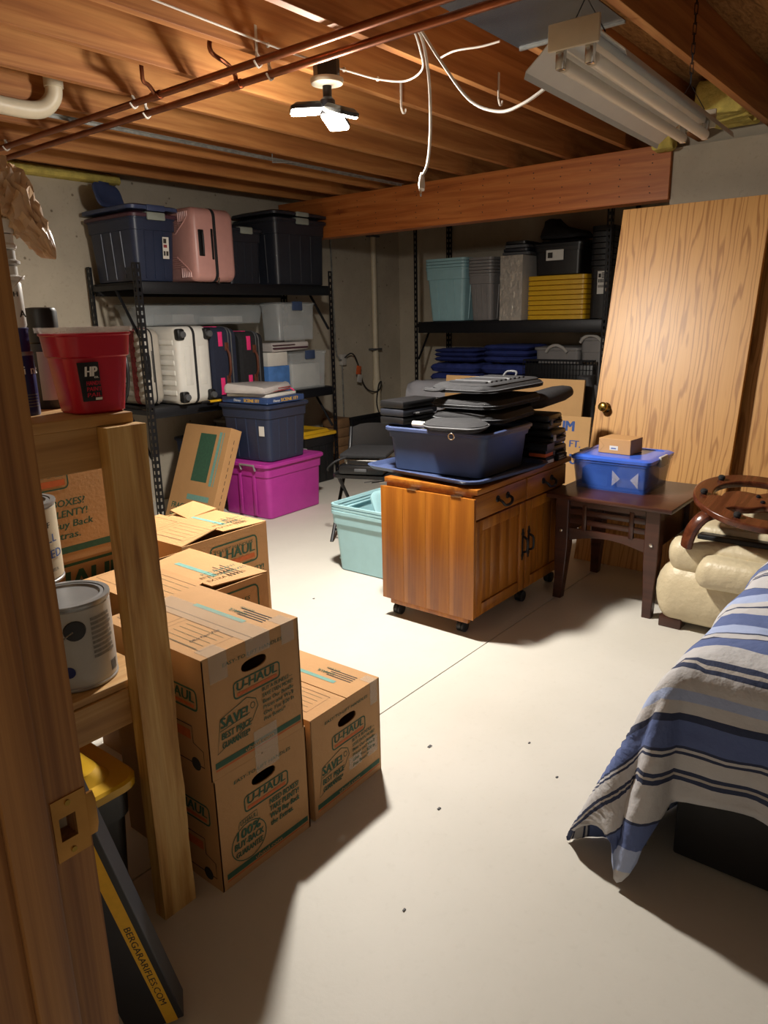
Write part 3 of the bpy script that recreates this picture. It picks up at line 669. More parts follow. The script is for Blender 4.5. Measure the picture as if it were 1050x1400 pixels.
# bottles behind
t = thing('paint_container', 'white graduated paint cup stack standing on the blue tin', 'container', (.733, 1.552, ST+.178))
obj('cup', MB().lathe([(.022, 0), (.024, .004), (.024, .085), (.021, .09)], 24), 'white_plastic', t)
for k in range(3): obj('ring_lid', MB().lathe([(.022, .09+.03*k), (.031-.003*k, .093+.03*k), (.031-.003*k, .098+.03*k), (.021, .102+.03*k), (.021, .118+.03*k)], 24), 'white_plastic' if k != 1 else 'pale_grey_plastic', t)
obj('cap', MB().lathe([(.024, .18), (.026, .184), (.026, .205), (.022, .208)], 24), 'white_plastic', t)
obj('wire_handle', MB().tube(bail(.028, .07, -.03, 60), .0015, 6), 'white_cord', t)
pr = Print((.0247, 0, .0), (0, 1, 0), (0, 0, 1)); 
can_text(t, 'H', .06, .010, -100, .0247, 'dark_ink'); can_text(t, 'A', .02, .014, -85, .0247, 'dark_ink')
t = thing('paint_tin', 'dark blue tall paint tin with light lettering on shelf top', 'tin', (.733, 1.552, ST))
obj('tin_body', MB().lathe([(.026, 0), (.027, .003), (.027, .125), (.024, .13), (.024, .172), (.026, .176), (.024, .1775)], 28), 'blue_can', t)
obj('tin_collar', MB().lathe([(.0275, .122), (.0285, .125), (.0275, .13)], 28), 'can_metal', t)
can_text(t, 'int', .085, .018, -105, .0274, 'white_ink')
for k in range(5): curved(t, .0275, -110, -50, .018+.006*k, .020+.006*k, 'can_label_text')
t = thing('spray_bottle', 'black capped bottle behind the red paint pail', 'bottle', (.83, 1.63, ST))
obj('bottle_body', MB().lathe([(.030, 0), (.033, .004), (.033, .135), (.030, .142)], 28), 'char_plastic', t)
obj('bottle_cap', MB().lathe([(.030, .142), (.033, .145), (.034, .21), (.031, .217), (.02, .219)], 28), 'black_plastic', t)
curved(t, .0335, -150, -95, .02, .125, 'pale_grey_plastic', 'side_label')
# crumpled bag resting on the caps
bb = MB(); pts = []; fs = []; nu_, nv_ = 26, 36
for i in range(nu_+1):
    u = i/nu_; env = max(.06, math.sin(math.pi*min(1, u*.92+.08))**.6)*(.062-.022*u)
    cx, cz = -.075+.15*u, .125-.135*u+.05*math.sin(u*3.1)
    for k in range(nv_):
        a = 2*math.pi*k/nv_; d_ = Vector((math.cos(a), math.sin(a), u*3))
        cr_ = abs(noise.noise(d_*3.1+Vector((4, 1, 0))))*.9+abs(noise.noise(d_*7.3))*.5; q = env*(1.25-.85*cr_)
        pts.append((cx+.5*q*math.sin(a), q*math.cos(a)*.85, cz+q*math.sin(a)))
for i in range(nu_):
    for k in range(nv_): fs.append((i*nv_+k, i*nv_+(k+1) % nv_, (i+1)*nv_+(k+1) % nv_, (i+1)*nv_+k))
bb.add(pts, fs)
o = obj('plastic_bag', wobble(bb, .007, 45), 'tan_bag', None, (.755, 1.55, ST+.318), (0, 0, -38), smooth=24); tag(o, 'crumpled tan plastic bag drooping over the white paint cups', 'bag')
# under the shelf: tote and long box
tote('storage_tote', 'black tote with yellow lid on floor under the timber shelf', 'tote', (.613, 1.64, 0), .34, .50, .40, 'black_plastic', 'yellow_plastic', rz=0)
tote('storage_tote', 'added black tote with yellow lid covering bright floor under the timber shelf', 'tote', (.613, 2.22, 0), .34, .52, .46, 'black_plastic', 'yellow_plastic', rz=0)  # extra tote added to keep the bright floor back here dark
t = thing('rifle_box', 'long slim black box with yellow stripe leaning by the doorway', 'box')
ax_l = Vector((-.125, .0, .515)).normalized(); ax_s = Vector((.70, -.55, .30)); ax_s = (ax_s-ax_l*ax_s.dot(ax_l)).normalized(); ax_n = ax_s.cross(ax_l)
mm = Matrix.Identity(4)
for i_ in range(3): mm[i_][0] = ax_s[i_]; mm[i_][1] = ax_l[i_]; mm[i_][2] = ax_n[i_]
low = min((ax_s*a+ax_n*c).z for a in (-.11, 0) for c in (-.06, 0))
mm.translation = Vector((.66, 1.10, -low)); t.matrix_world = mm
obj('box_body', MB().box(-.11, 0, 0, .80, -.06, 0, .002), 'char_plastic', t, smooth=0)
pr = Print((-.036, .80, 0), (0, -1, 0), (1, 0, 0)); pr.rect('yellow_ink', 0, 0, .80, .024); pr.text('dark_ink', 'BERGARARIFLES.COM', .50, .006, .013, .24, .01); pr.build(t)

# ------------------------------------------------------------------ moving cartons
GC = 'printed moving cartons'
A = carton('moving_carton', 'small carton with round buy-back guarantee print, bottom of its stack', (.945, 1.322, 0), .318, .416, .322, group=GC); uhaul_print(A, .318, .322, 'back')
Bx = carton('moving_carton', 'taped small carton with price tag print, stacked on the buy-back carton', (.940, 1.322, .3265), .318, .416, .322, group=GC); uhaul_print(Bx, .318, .322, 'save')
Cx = carton('moving_carton', 'single small carton with price tag print on floor beside the stack', (1.287, 1.327, 0), .318, .416, .322, 1.5, group=GC); uhaul_print(Cx, .318, .322, 'save')
def tape(parent, x0, x1, z0, z1, ytop=0, name='packing_tape'):
    b = MB().box(x0, x1, -.0016, -.0011, z0, z1)
    if ytop: b.box(x0, x1, -.0016, ytop, z1, z1+.0005)
    obj(name, b, 'packing_tape', parent, smooth=0)
tape(Bx, .02, .075, .255, .3265, .05); tape(Bx, .255, .30, .27, .3265, .05); tape(Bx, .135, .215, .28, .3265, .41); tape(Bx, .14, .22, -.05, .07)
tape(Cx, .27, .305, .25, .3265, .04); tape(Cx, .25, .30, .08, .14); tape(Cx, .16, .22, .08, .12)
pr = Print((0, .0, .3262), (1, 0, 0), (0, 1, 0)); pr.text('dark_ink', 'Office Paper, Files', .05, .10, .012, .09, .0, .3); pr.build(Bx, 'handwriting')
def top_print(t, w, d, z):
    pr = Print((0, 0, z), (1, 0, 0), (0, 1, 0)); pr.text('green_ink', 'U-HAUL', w*.80, d*.30, .014, w*.22, .01, 0, 'LEFT', 90); pr.text('green_ink', 'BOX SHOP', w*.88, d*.30, .008, None, .01, 0, 'LEFT', 90); pr.build(t)
for q in (Bx, Cx): top_print(q, .318, .416, .3268)
D = carton('moving_carton', 'large carton with loose folded flaps behind the taped stack', (1.13, 1.775, 0), .425, .43, .60, -1, 'cardboard', False, GC, (3, 1.5, .06)); uhaul_print(D, .425, .60, 'back', False)
Ex = carton('moving_carton', 'large carton with torn raised flap near the magenta tote', (1.555, 2.235, 0), .43, .44, .60, 1, 'cardboard', False, GC, (4, 1, .05)); uhaul_print(Ex, .43, .60, 'back', False)
ft = MB().add([(0, 0, 0), (.17, .02, .03), (.13, .13, .05), (.0, .12, .02), (0, 0, .004), (.17, .02, .034), (.13, .13, .054), (0, .12, .024)], [(3, 2, 1, 0), (4, 5, 6, 7), (0, 1, 5, 4), (1, 2, 6, 5), (2, 3, 7, 6), (3, 0, 4, 7)])
obj('torn_flap', ft, 'cardboard', Ex, (.26, .30, .603), (0, 8, 0), smooth=0)
pr = Print((0, 0, 0), (1, 0, 0), (0, 0, 1)); pr.rr('green_ink', .13, .455, .37, .56, .018, .007); pr.text('green_ink', 'U-HAUL', .25, .495, .042, .21, .03, .1, 'CENTER'); pr.rect('orange_ink', .145, .467, .355, .487); pr.text('green_ink', 'PLENTY!', .40, .40, .028, .12, .02, .1, 'RIGHT'); pr.build(Ex)
pr = Print((0, 0, 0), (1, 0, 0), (0, 0, 1)); pr.rr('green_ink', .23, .48, .38, .575, .018, .006); pr.build(D)
for (q, sx) in ((D, .2), (Ex, .2)):
    pr = Print((0, 0, .618), (1, 0, 0), (0, 1, 0)); pr.text('green_ink', 'RETURN ANY', .24, .10, .02, .14, .01, .1); pr.text('green_ink', 'EXTRA BOXES', .24, .06, .02, .15, .01, .1); pr.build(q)
G = carton('moving_carton', 'carton with large green lettering under the tall guarantee carton', (.905, 2.27, 0), .46, .40, .655, 0, 'cardboard', False, GC)
pr = Print((0, 0, 0), (1, 0, 0), (0, 0, 1)); pr.text('green_ink', 'U-HAUL', .06, .555, .07, .36, .03, .1); pr.rect('green_ink', .02, .638, .44, .648); pr.build(G)
Fx = carton('moving_carton', 'carton reading buy back extras, seen through the timber shelf', (.905, 2.26, .66), .44, .40, .33, 0, 'cardboard', False, GC)
pr = Print((0, 0, 0), (1, 0, 0), (0, 0, 1))
pr.rr('green_ink', -.0+.02, .245, .26, .325, .014, .005); pr.text('green_ink', 'U-HAUL', .15, .285, .034, .19, .03, .1, 'CENTER'); pr.rect('orange_ink', .05, .255, .25, .275)
for i, tx in enumerate(('NEED BOXES?', 'TAKE PLENTY!', "We'll Buy Back", 'the Extras.')): pr.text('green_ink', tx, .10, .185-.036*i, .024, (.21, .215, .23, .18)[i], .02, .15)
pr.rect('green_ink', .02, .028, .43, .05); pr.build(Fx)
# leaning television carton
t = thing('flat_carton', 'tall slim carton with green screen print leaning on the rack', 'box', (3.11, 4.38, 0.002), rot=(0, 22, 0))
obj('carton_body', MB().box(0, .10, -.26, .26, .0, .72, .002), 'cardboard', t, smooth=0)
pr = Print((0, .26, 0), (0, -1, 0), (0, 0, 1)); pr.rect('green_ink', .20, .30, .38, .66); pr.rect('teal_ink', .41, .28, .44, .68); pr.rect('teal_ink', .455, .28, .465, .68); pr.rect('teal_ink', .20, .16, .45, .20); pr.text('green_ink', 'FRAGILE!', .05, .08, .045, .22, .02); pr.text('green_ink', 'U-HAUL', .05, .02, .04, .2, .02); pr.build(t)
pr = Print((0, -.26, 0), (1, 0, 0), (0, 0, 1))
for k in range(12): pr.rect('dark_ink', .048, .06+.05*k, .053, .09+.05*k)
pr.build(t)

# ------------------------------------------------------------------ magenta and navy totes on the floor
t = tote('storage_tote', 'magenta tote with grey handle clip on the bare floor', 'tote', (3.755, 4.135, 0), .62, .52, .40, 'purple_plastic', 'purple_plastic', 3, .90, ribs=False, lid_h=.016)
obj('handle_clip', MB().tube([(-.316, -.14, .36), (-.328, -.14, .40), (-.328, .0, .40), (-.316, 0, .36)], .008, 8), 'grey_plastic', t)
obj('handle_clip', MB().tube([(.316, -.07, .36), (.328, -.07, .41), (.328, .07, .41), (.316, .07, .36)], .008, 8), 'grey_plastic', t)
obj('corner_groove', MB().box(-.305, -.297, .02, .05, .02, .33, .003).box(-.30, -.292, -.12, -.09, .02, .33, .003), 'purple_plastic', t)
t = tote('storage_tote', 'navy ribbed tote sitting on the magenta tote', 'tote', (3.70, 4.12, .4175), .44, .50, .40, 'navy_plastic', 'navy_plastic', 4, .86, lid_h=.016)
obj('paper_sticker', MB().box(-.2065, -.2045, -.185, -.135, .19, .26), 'paper_white', t)
ZB = .4175+.418
t = thing('board_game', 'blue board game box with yellow title lying on the navy tote', 'game', (3.69, 4.11, ZB), 4)
obj('box_body', MB().box(-.20, .19, -.23, .22, 0, .042, .002), 'book_blue', t, smooth=0)
pr = Print((-.20, -.23, 0), (1, 0, 0), (0, 0, 1)); pr.text('white_ink', 'Disney', .06, .012, .018, .07, .01, .2); pr.text('yellow_ink', 'SCENE IT?', .14, .010, .024, .18, .03); pr.build(t)
pr = Print((-.20, .22, 0), (0, -1, 0), (0, 0, 1)); pr.text('yellow_ink', 'SCENE IT?', .22, .010, .024, .15, .03); pr.text('white_ink', 'Disney', .12, .012, .018, .07, .01, .2); pr.build(t)
o = tag(obj('white_book', MB().box(-.17, .16, -.20, .18, 0, .02, .003), 'paper_white', None, (3.68, 4.12, ZB+.0425), (0, 0, 10)), 'flat white book on top of the blue board game', 'book')
b = MB().box(-.22, .18, -.18, .16, 0, .055, .025); wobble(b, .022, 16, 2)
mn = min(q[2] for q in b.v); b.v = [(x, y, z-mn) for x, y, z in b.v]
t = thing('magazine_bag', 'clear plastic bag of magazines lying on the white book', 'bag', (3.66, 4.13, ZB+.063), 14)
obj('bag_film', b, 'plastic_bag_grey', t)
obj('magazine', MB().box(-.12, .14, -.185, -.165, .012, .022).box(-.02, .15, -.19, -.16, .03, .037), 'red_strap', t)
obj('ribbon', MB().tube([(.16, -.15, .03), (.19, -.19, .0), (.195, -.20, -.06)], .006, 6, 4), 'pink_strap', t)
t = tote('storage_tote', 'black tote with yellow lid under the suitcase rack', 'tote', (4.605, 4.70, 0), .42, .56, .43, 'black_plastic', 'yellow_plastic', 0, .92)
o = tag(obj('yellow_level', MB().box(0, .62, -.012, .012, 0, .026, .004).box(.02, .6, -.014, -.0121, .009, .017), 'yellow_plastic', None, (3.40, 4.40, .80), (0, 0, -20)), 'yellow spirit level poking out below the navy suitcase', 'tool') if False else None
for k in range(2):
    t = thing('yellow_pole', ('yellow pole with black tip nearest the board game', 'yellow pole with black tip nearest the suitcases')[k], 'pole', (3.36, 4.356+.018*k, ZB), 0, 'yellow poles on the navy tote')
    obj('pole_shaft', MB().tube([(.02, 0, .0085), (.44, 0, .0085)], .008, 8), 'yellow_plastic', t)
    obj('pole_tip', MB().tube([(-.04+.02*k, 0, .0085), (.03, 0, .0085)], .0086, 8), 'black_plastic', t)

# ------------------------------------------------------------------ suitcases
def hard_case(name, label, loc, tk, dp, ht, mat, rz=0, wheels=True, chevron=False):
    t = thing(name, label, 'suitcase', loc, rz)
    r_ = .06
    for x0, x1, sg in ((0, tk*.47, -1), (tk*.53, tk, 1)):
        a, c = (x0, x1)
        if sg < 0: rg = [(a, dp/2-.03, ht/2-.03, r_), (a+.012, dp/2-.01, ht/2-.01, r_), (a+.035, dp/2, ht/2, r_), (c, dp/2, ht/2, r_)]
        else: rg = [(a, dp/2, ht/2, r_), (c-.035, dp/2, ht/2, r_), (c-.012, dp/2-.01, ht/2-.01, r_), (c, dp/2-.03, ht/2-.03, r_)]
        obj('shell_half', MB().loft([(z, hx, hy, rr, dp/2, ht/2) for z, hx, hy, rr in rg], 5, axis='X'), mat, t)
    obj('zipper_band', MB().loft([(z, dp/2+.002, ht/2+.002, r_, dp/2, ht/2) for z in (tk*.465, tk*.535)], 5, axis='X'), 'black_fabric', t)
    if chevron:
        for z_ in (0, 1):
            for k in range(6):
                y0 = .04+.022*k; zA = .06+.018*k; f_ = (lambda z: z) if z_ == 0 else (lambda z: ht-z)
                obj('shell_ridge', MB().tube([(-.001, .06+.02*k, f_(.03)), (-.001, .06+.02*k, f_(.06+.012*k)), (-.001, .10+.02*k, f_(.10+.014*k)), (-.001, dp-.03, f_(.10+.014*k))], .006, 6), mat, t)
    else:
        for k in range(6): obj('shell_ridge', MB().box(-.006, .006, .05, dp-.05, ht*(.12+.13*k), ht*(.12+.13*k)+.035, .005), mat, t)
    if wheels:
        for x in (tk*.10, tk*.90):
            for z in (.055, ht-.055):
                wp = obj('wheel_housing', MB().box(x-.03, x+.03, -.022, .03, z-.04, z+.04, .014), 'black_plastic', t)
                obj('wheel', MB().lathe([(.012, -.046), (.022, -.044), (.024, -.03), (.022, -.018)], 18, z, x, 'Y') , 'grey_trim', wp)
        obj('side_panel', MB().box(tk*.18, tk*.38, -.004, .004, ht*.25, ht*.75, .003).box(tk*.62, tk*.82, -.004, .004, ht*.25, ht*.75, .003), mat, t)
    else:
        hb = obj('grip_recess', MB().box(tk*.10, tk*.24, -.003, .01, ht*.34, ht*.70, .008), 'black_plastic', t)
        obj('grip', MB().tube([(tk*.17, -.012, ht*.36), (tk*.17, -.02, ht*.42), (tk*.17, -.02, ht*.62), (tk*.17, -.012, ht*.68)], .008, 8, 4), 'black_plastic', t)
        obj('grip_recess', MB().box(tk*.40, tk*.46, -.003, .01, ht*.30, ht*.72, .006), 'black_plastic', t)
        obj('zip_pull', MB().box(tk*.49, tk*.52, -.012, -.003, -.012 if chevron else .004, .03, .002), 'chrome', t)
    return t
hard_case('suitcase', 'pink ridged hard suitcase standing on the rack upper shelf', (3.42, 4.42, RU+.006), .37, .50, .50, 'suitcase_pink', 0, False, True)
hard_case('suitcase', 'white ribbed hard suitcase with black wheels on the rack', (3.185, 4.40, RZ+.005), .29, .58, .545, 'suitcase_white')
t = hard_case('suitcase', 'beige suitcase with a floral strap beside the rack end frame', (3.018, 4.56, RZ+.009), .15, .44, .53, 'suitcase_beige', 0, False)
obj('luggage_strap', MB().loft([(z, .270, .084, .06, .265, .075) for z in (.10, .15)], 4, axis='Y'), 'red_strap', t)
def soft_case(label, loc, tk, dp, ht, mat, rz=0):
    t = thing('soft_suitcase', label, 'suitcase', loc, rz, 'soft suitcases on the rack')
    obj('case_body', MB().loft([(0, dp/2-.02, ht/2-.02, .05, dp/2, ht/2), (.02, dp/2, ht/2, .06, dp/2, ht/2), (tk*.6, dp/2, ht/2, .06, dp/2, ht/2), (tk*.62, dp/2-.01, ht/2-.01, .06, dp/2, ht/2), (tk-.03, dp/2-.015, ht/2-.015, .06, dp/2, ht/2), (tk, dp/2-.05, ht/2-.05, .05, dp/2, ht/2)], 5, axis='X'), mat, t)
    obj('piping', MB().loft([(tk*.57, dp/2+.003, ht/2+.003, .06, dp/2, ht/2), (tk*.585, dp/2+.005, ht/2+.005, .06, dp/2, ht/2), (tk*.60, dp/2+.003, ht/2+.003, .06, dp/2, ht/2)], 5, axis='X').loft([(tk*.70, dp/2-.006, ht/2-.006, .06, dp/2, ht/2), (tk*.72, dp/2-.003, ht/2-.003, .06, dp/2, ht/2), (tk*.74, dp/2-.006, ht/2-.006, .06, dp/2, ht/2)], 5, axis='X'), 'grey_trim', t)
    for z0, z1 in ((ht-.14, ht-.035), (.035, .16)): obj('accent_strap', MB().box(tk*.24, tk*.38, -.004, .006, z0, z1, .002), 'pink_strap', t)
    obj('accent_strap', MB().box(tk*.24, tk*.38, .05, dp-.05, ht-.002, ht+.004, .002), 'pink_strap', t)
    obj('carry_handle', MB().tube([(tk*.52, -.002, ht*.30), (tk*.52, -.028, ht*.38), (tk*.52, -.032, ht*.5), (tk*.52, -.028, ht*.62), (tk*.52, -.002, ht*.70)], .010, 8, 4), 'brown_leather', t)
    for z in (ht*.27, ht*.73): obj('handle_patch', MB().box(tk*.45, tk*.59, -.005, .004, z-.03, z+.03, .004), 'brown_leather', t)
    return t
soft_case('navy soft suitcase with pink straps next to the white one', (3.505, 4.43, RZ+.008), .27, .56, .53, 'navy_cloth')
soft_case('black soft suitcase with pink straps next to the navy one', (3.795, 4.45, RZ+.008), .27, .50, .49, 'black_fabric')
# dark oval basket at the rack's end
t = thing('laundry_basket', 'black lattice basket leaning at the end of the suitcase rack', 'basket', (2.915, 4.80, .83), 0)
b = MB()
for k in range(9):
    y = -.17+.0425*k; hz = .26*math.sqrt(max(0, 1-(y/.19)**2)); b.box(-.006, .004, y-.005, y+.005, .27-hz, .27+hz)
for k in range(11):
    z = .03+.048*k; hy = .18*math.sqrt(max(0, 1-((z-.27)/.275)**2)); b.box(-.005, .005, -hy, hy, z-.005, z+.005)
obj('lattice', b, 'black_plastic', t, smooth=0)
obj('basket_rim', MB().tube([(0, .185*math.cos(2*math.pi*k/28), .27+.27*math.sin(2*math.pi*k/28)) for k in range(29)], .012, 8), 'black_plastic', t)
# ------------------------------------------------------------------ upper shelf totes
t = tote('storage_tote', 'dark navy tote with white label on the rack top', 'tote', (3.155, 4.765, RU+.002), .36, .58, .42, 'navy_plastic', 'maroon_plastic', 0, .84, latch='latch_grey', ribs=True, lid_h=.03)
lab = MB().add([(.05, -.2715, .15), (.10, -.2715, .15), (.10, -.2830, .29), (.05, -.2830, .29)], [(0, 1, 2, 3)]); obj('paper_label', lab, 'paper_white', t, smooth=0)
pr = Print((.05, -.2720, .15), (1, 0, 0), (0, -.082, 1)); pr.rect('dark_ink', .006, .10, .03, .13); pr.rect('red_strap', .006, .072, .035, .092); pr.rect('dark_ink', .006, .02, .02, .05); pr.rect('dark_ink', .026, .02, .044, .05); pr.build(t)
t = thing('tote_lid', 'spare blue lid resting on the labelled navy tote', 'lid', (3.155, 4.765, RU+.002+.4505)); obj('lid_shell', MB().loft([(0, .12, .22, .045), (.004, .20, .305, .05), (.026, .20, .305, .05), (.033, .185, .29, .05), (.033, .145, .25, .04), (.045, .13, .235, .04)], 4), 'lid_blue', t)
obj('latch', MB().box(-.07, .07, -.315, -.295, -.005, .034, .005), 'lid_blue', t)
t = thing('upturned_lid', 'dark blue tote lid standing on the labelled navy tote', 'lid', (3.07, 4.86, RU+.501), 0)
obj('lid_panel', MB().at((0, 0, .075), (72, 0, 20)).loft([(-.012, .13, .075, .05), (-.006, .14, .082, .05), (.006, .14, .082, .05), (.008, .12, .065, .045), (.002, .11, .055, .04)], 5), 'lid_blue', t)
obj('lid_tab', MB().at((0, 0, .075), (72, 0, 20)).box(-.05, .05, .078, .098, -.006, .006, .004), 'lid_blue', t)
tote('storage_tote', 'short charcoal tote with one pale latch by pink suitcase', 'tote', (4.035, 4.78, RU+.002), .36, .40, .40, 'char_plastic', 'char_plastic', 0, .86, latch='latch_grey', latch_w=.06)
t = tote('storage_tote', 'tall charcoal tote with pale latch at the rack corner', 'tote', (4.57, 4.75, RU+.002), .60, .50, .50, 'char_plastic', 'char_plastic', 0, .9, latch='latch_grey', lid_h=.03)
t = thing('tote_lid', 'spare charcoal lid on the tall charcoal tote', 'lid', (4.57, 4.75, RU+.002+.5305)); obj('lid_shell', MB().loft([(0, .22, .17, .045), (.006, .315, .265, .05), (.024, .315, .265, .05), (.03, .30, .25, .05), (.044, .25, .2, .04)], 4), 'char_plastic', t)
obj('latch', MB().box(-.07, .07, -.275, -.255, .0, .034, .005), 'latch_grey', t)
# ------------------------------------------------------------------ mid shelf clear bins
def clearbin(label, loc, w, d, h, mat='clear_plastic', lid='clear_plastic', latch=None, fill=None, rz=0, taper=.92, name='clear_bin'):
    t = thing(name, label, 'bin', loc, rz); hx, hy = w/2, d/2
    obj('bin_body', MB().loft([(0, hx*taper, hy*taper, .02), (.004, hx*taper, hy*taper, .025), (h-.02, hx*.98, hy*.98, .03), (h-.019, hx, hy, .03), (h, hx, hy, .03), (h, hx*.98-.003, hy*.98-.003, .028), (.008, hx*taper-.003, hy*taper-.003, .022)], 4), mat, t)
    if lid: obj('lid', MB().loft([(h-.006, hx+.004, hy+.004, .03), (h+.008, hx+.006, hy+.006, .032), (h+.016, hx-.01, hy-.01, .03), (h+.016, hx-.03, hy-.03, .025), (h+.012, hx-.035, hy-.035, .02)], 4), lid, t)
    if latch:
        obj('latch', MB().box(-.055, .055, -hy-.014, -hy+.004, h-.05, h+.022, .005), latch, t)
    if fill:
        for (x0, x1, y0, y1, z0, z1, m_) in fill: obj('contents', MB().box(x0, x1, y0, y1, z0, z1, .008), m_, t)
    return t
clearbin('long shallow clear bin resting on top of the suitcases', (3.75, 4.91, RZ+.555), 1.24, .28, .145, fill=[(-.3, -.1, -.12, .12, .012, .08, 'pale_grey_plastic'), (.1, .4, -.1, .1, .012, .06, 'white_plastic')])
clearbin('small clear bin with blue latch and label near rack post', (4.575, 4.69, RZ+.001), .44, .42, .30, latch='navy_mid', fill=[(-.17, .17, -.16, .16, .012, .21, 'paper_white')])
t = thing('tissue_carton', 'blue and white carton beside the clear bin on rack', 'box', (4.235, 4.66, RZ+.001))
obj('carton_body', MB().box(-.12, .115, -.16, .16, 0, .21, .003), 'tissue_blue', t)
o = tag(obj('white_carton', MB().box(-.11, .11, -.15, .15, 0, .11, .003), 'paper_white', None, (4.232, 4.66, RZ+.212)), 'white shallow carton stacked on the blue carton', 'box')
b = MB().box(-.20, .22, -.15, .13, 0, .07, .02); wobble(b, .012, 14, 9); mn = min(q[2] for q in b.v); b.v = [(x, y, z-mn) for x, y, z in b.v]
t = thing('folded_linen', 'folded white and maroon linens on the white carton', 'linen', (4.36, 4.64, RZ+.3235))
obj('linen_fold', b, 'plastic_bag_grey', t); obj('maroon_edge', MB().box(-.19, .2, -.164, -.14, .022, .036, .004).box(-.19, .05, -.164, -.14, .05, .058, .003), 'maroon_plastic', t)
clearbin('tall clear bin with blue latch stacked on folded linens', (4.50, 4.64, RZ+.41), .44, .22, .29, latch='navy_mid')
t = thing('white_lid', 'white plastic lid standing upright behind the small clear bin', 'tray', (4.76, 4.84, RZ+.319), 0)  # a white plastic lid stood on edge, not a tray
obj('lid_panel', MB().at((0, 0, .105), (82, 0, 0)).loft([(-.008, .12, .10, .03), (.004, .125, .105, .03), (.006, .11, .09, .03), (.0, .10, .08, .025)], 4), 'white_plastic', t)
tote('storage_tote', 'grey tote half hidden below the suitcase rack', 'tote', (4.12, 4.76, 0), .40, .50, .60, 'grey_plastic', 'pale_grey_plastic', 0, .88)
tote('storage_tote', 'dark blue tote behind the leaning slim carton', 'tote', (3.705, 4.80, 0), .36, .46, .50, 'navy_mid', 'navy_plastic', 0, .88)
# ------------------------------------------------------------------ back corner: pipe, outlet, odds and ends
YW = 5.1
t = thing('wall_pipe', 'grey vertical drain pipe strapped to the concrete wall', 'pipe')
obj('pipe_run', MB().tube([(6.17, YW-.04, 1.0), (6.17, YW-.04, 2.55)], .028, 16), 'pvc', t)
obj('lower_pipe', MB().tube([(6.17, YW-.045, .0), (6.17, YW-.045, .72), (6.17, YW-.042, .92), (6.17, YW-.04, 1.02)], [.04, .04, .032, .03], 16), 'pvc', t)
obj('coupling', MB().tube([(6.17, YW-.044, .66), (6.17, YW-.044, .76)], .045, 16).tube([(6.17, YW-.04, 1.0), (6.17, YW-.04, 1.05)], .034, 16), 'pvc', t)
for z in (1.07, 2.2): obj('pipe_strap', MB().box(6.10, 6.24, YW-.075, YW, z, z+.02, .003), 'grey_trim', t)
t = thing('wall_conduit', 'thin steel conduit running down to the outlet', 'conduit')
obj('conduit', MB().tube([(5.55, YW-.012, 2.36), (5.57, YW-.012, 1.2), (5.59, YW-.03, 1.02), (5.62, YW-.04, 1.0)], .009, 8, 4).tube([(5.66, YW-.012, .95), (5.66, YW-.012, .1)], .008, 8), 'galvanised', t)
t = thing('wall_outlet', 'small outlet box with black cord and orange tag', 'outlet', (5.66, YW, 1.0))
obj('outlet_box', MB().box(-.035, .035, -.045, 0, -.055, .055, .004), 'pale_grey_plastic', t)
obj('black_cord', MB().tube([(.0, -.05, .02), (.06, -.08, .06), (.14, -.07, .02), (.21, -.06, -.10), (.27, -.05, -.24), (.36, -.04, -.33), (.44, -.08, -.36), (.50, -.095, -.33), (.53, -.09, -.26), (.47, -.10, -.30), (.46, -.08, -.5), (.54, -.09, -.72), (.45, -.09, -.78), (.40, -.08, -.84)], .007, 8, 6), 'black_rubber', t)
obj('hanging_tag', MB().at((.17, -.085, -.12), (0, 12, 0)).box(-.035, .035, -.004, .004, -.04, .05, .003), 'orange_tag', t)
obj('tag_foot', MB().at((.185, -.085, -.19), (0, 12, 0)).box(-.035, .035, -.005, .005, -.05, .03, .003), 'pale_grey_plastic', t)
for k in range(5):
    tag(obj('wrapped_block', MB().box(-.09+.012*(k % 2), .09+.012*(k % 3), -.10, .12, 0, .09, .012), 'brown_block', None, (5.38, 4.93, .0905*k)), 'brown block lowest of the stack against the concrete wall' if k == 0 else 'brown block topmost of the stack against the concrete wall' if k == 4 else 'brown block within the stack against the concrete wall', 'block', 'brown blocks stacked by the wall')
t = thing('framed_board', 'black framed board leaning behind the folding chair', 'board', (5.46, 4.55, 0), rot=(-6, 0, 0))
obj('panel_frame', MB().box(-.24, .24, 0, .03, 0, .035, .004).box(-.24, .24, 0, .03, .465, .50, .004).box(-.24, -.205, 0, .03, .035, .465, .004).box(.205, .24, 0, .03, .035, .465, .004), 'black_plastic', t)
obj('panel_face', MB().box(-.206, .206, .01, .026, .034, .466), 'black_board', t)
t = thing('round_stool', 'low round black stool near the brown block stack', 'stool', (5.02, 4.28, 0))
obj('stool_top', MB().lathe([(.10, .235), (.118, .24), (.12, .262), (.112, .27)], 28), 'black_rubber', t)
obj('stool_base', MB().lathe([(.10, 0), (.10, .012), (.025, .03), (.022, .236)], 24), 'black_metal', t)
for k in range(3):
    o = tag(obj('loose_cable', MB().tube([(4.80+.03*k, 4.10-.06*k, .006), (4.95, 4.06-.06*k, .006), (5.1, 4.08-.06*k, .006), (5.25+.03*k, 4.10-.06*k, .006)], .005, 6, 6), ('grey_plastic', 'black_rubber', 'white_cord')[k]), ('grey', 'black', 'white')[k]+' loose cable lying on the floor near the round stool', 'cable', 'loose cables on the floor')
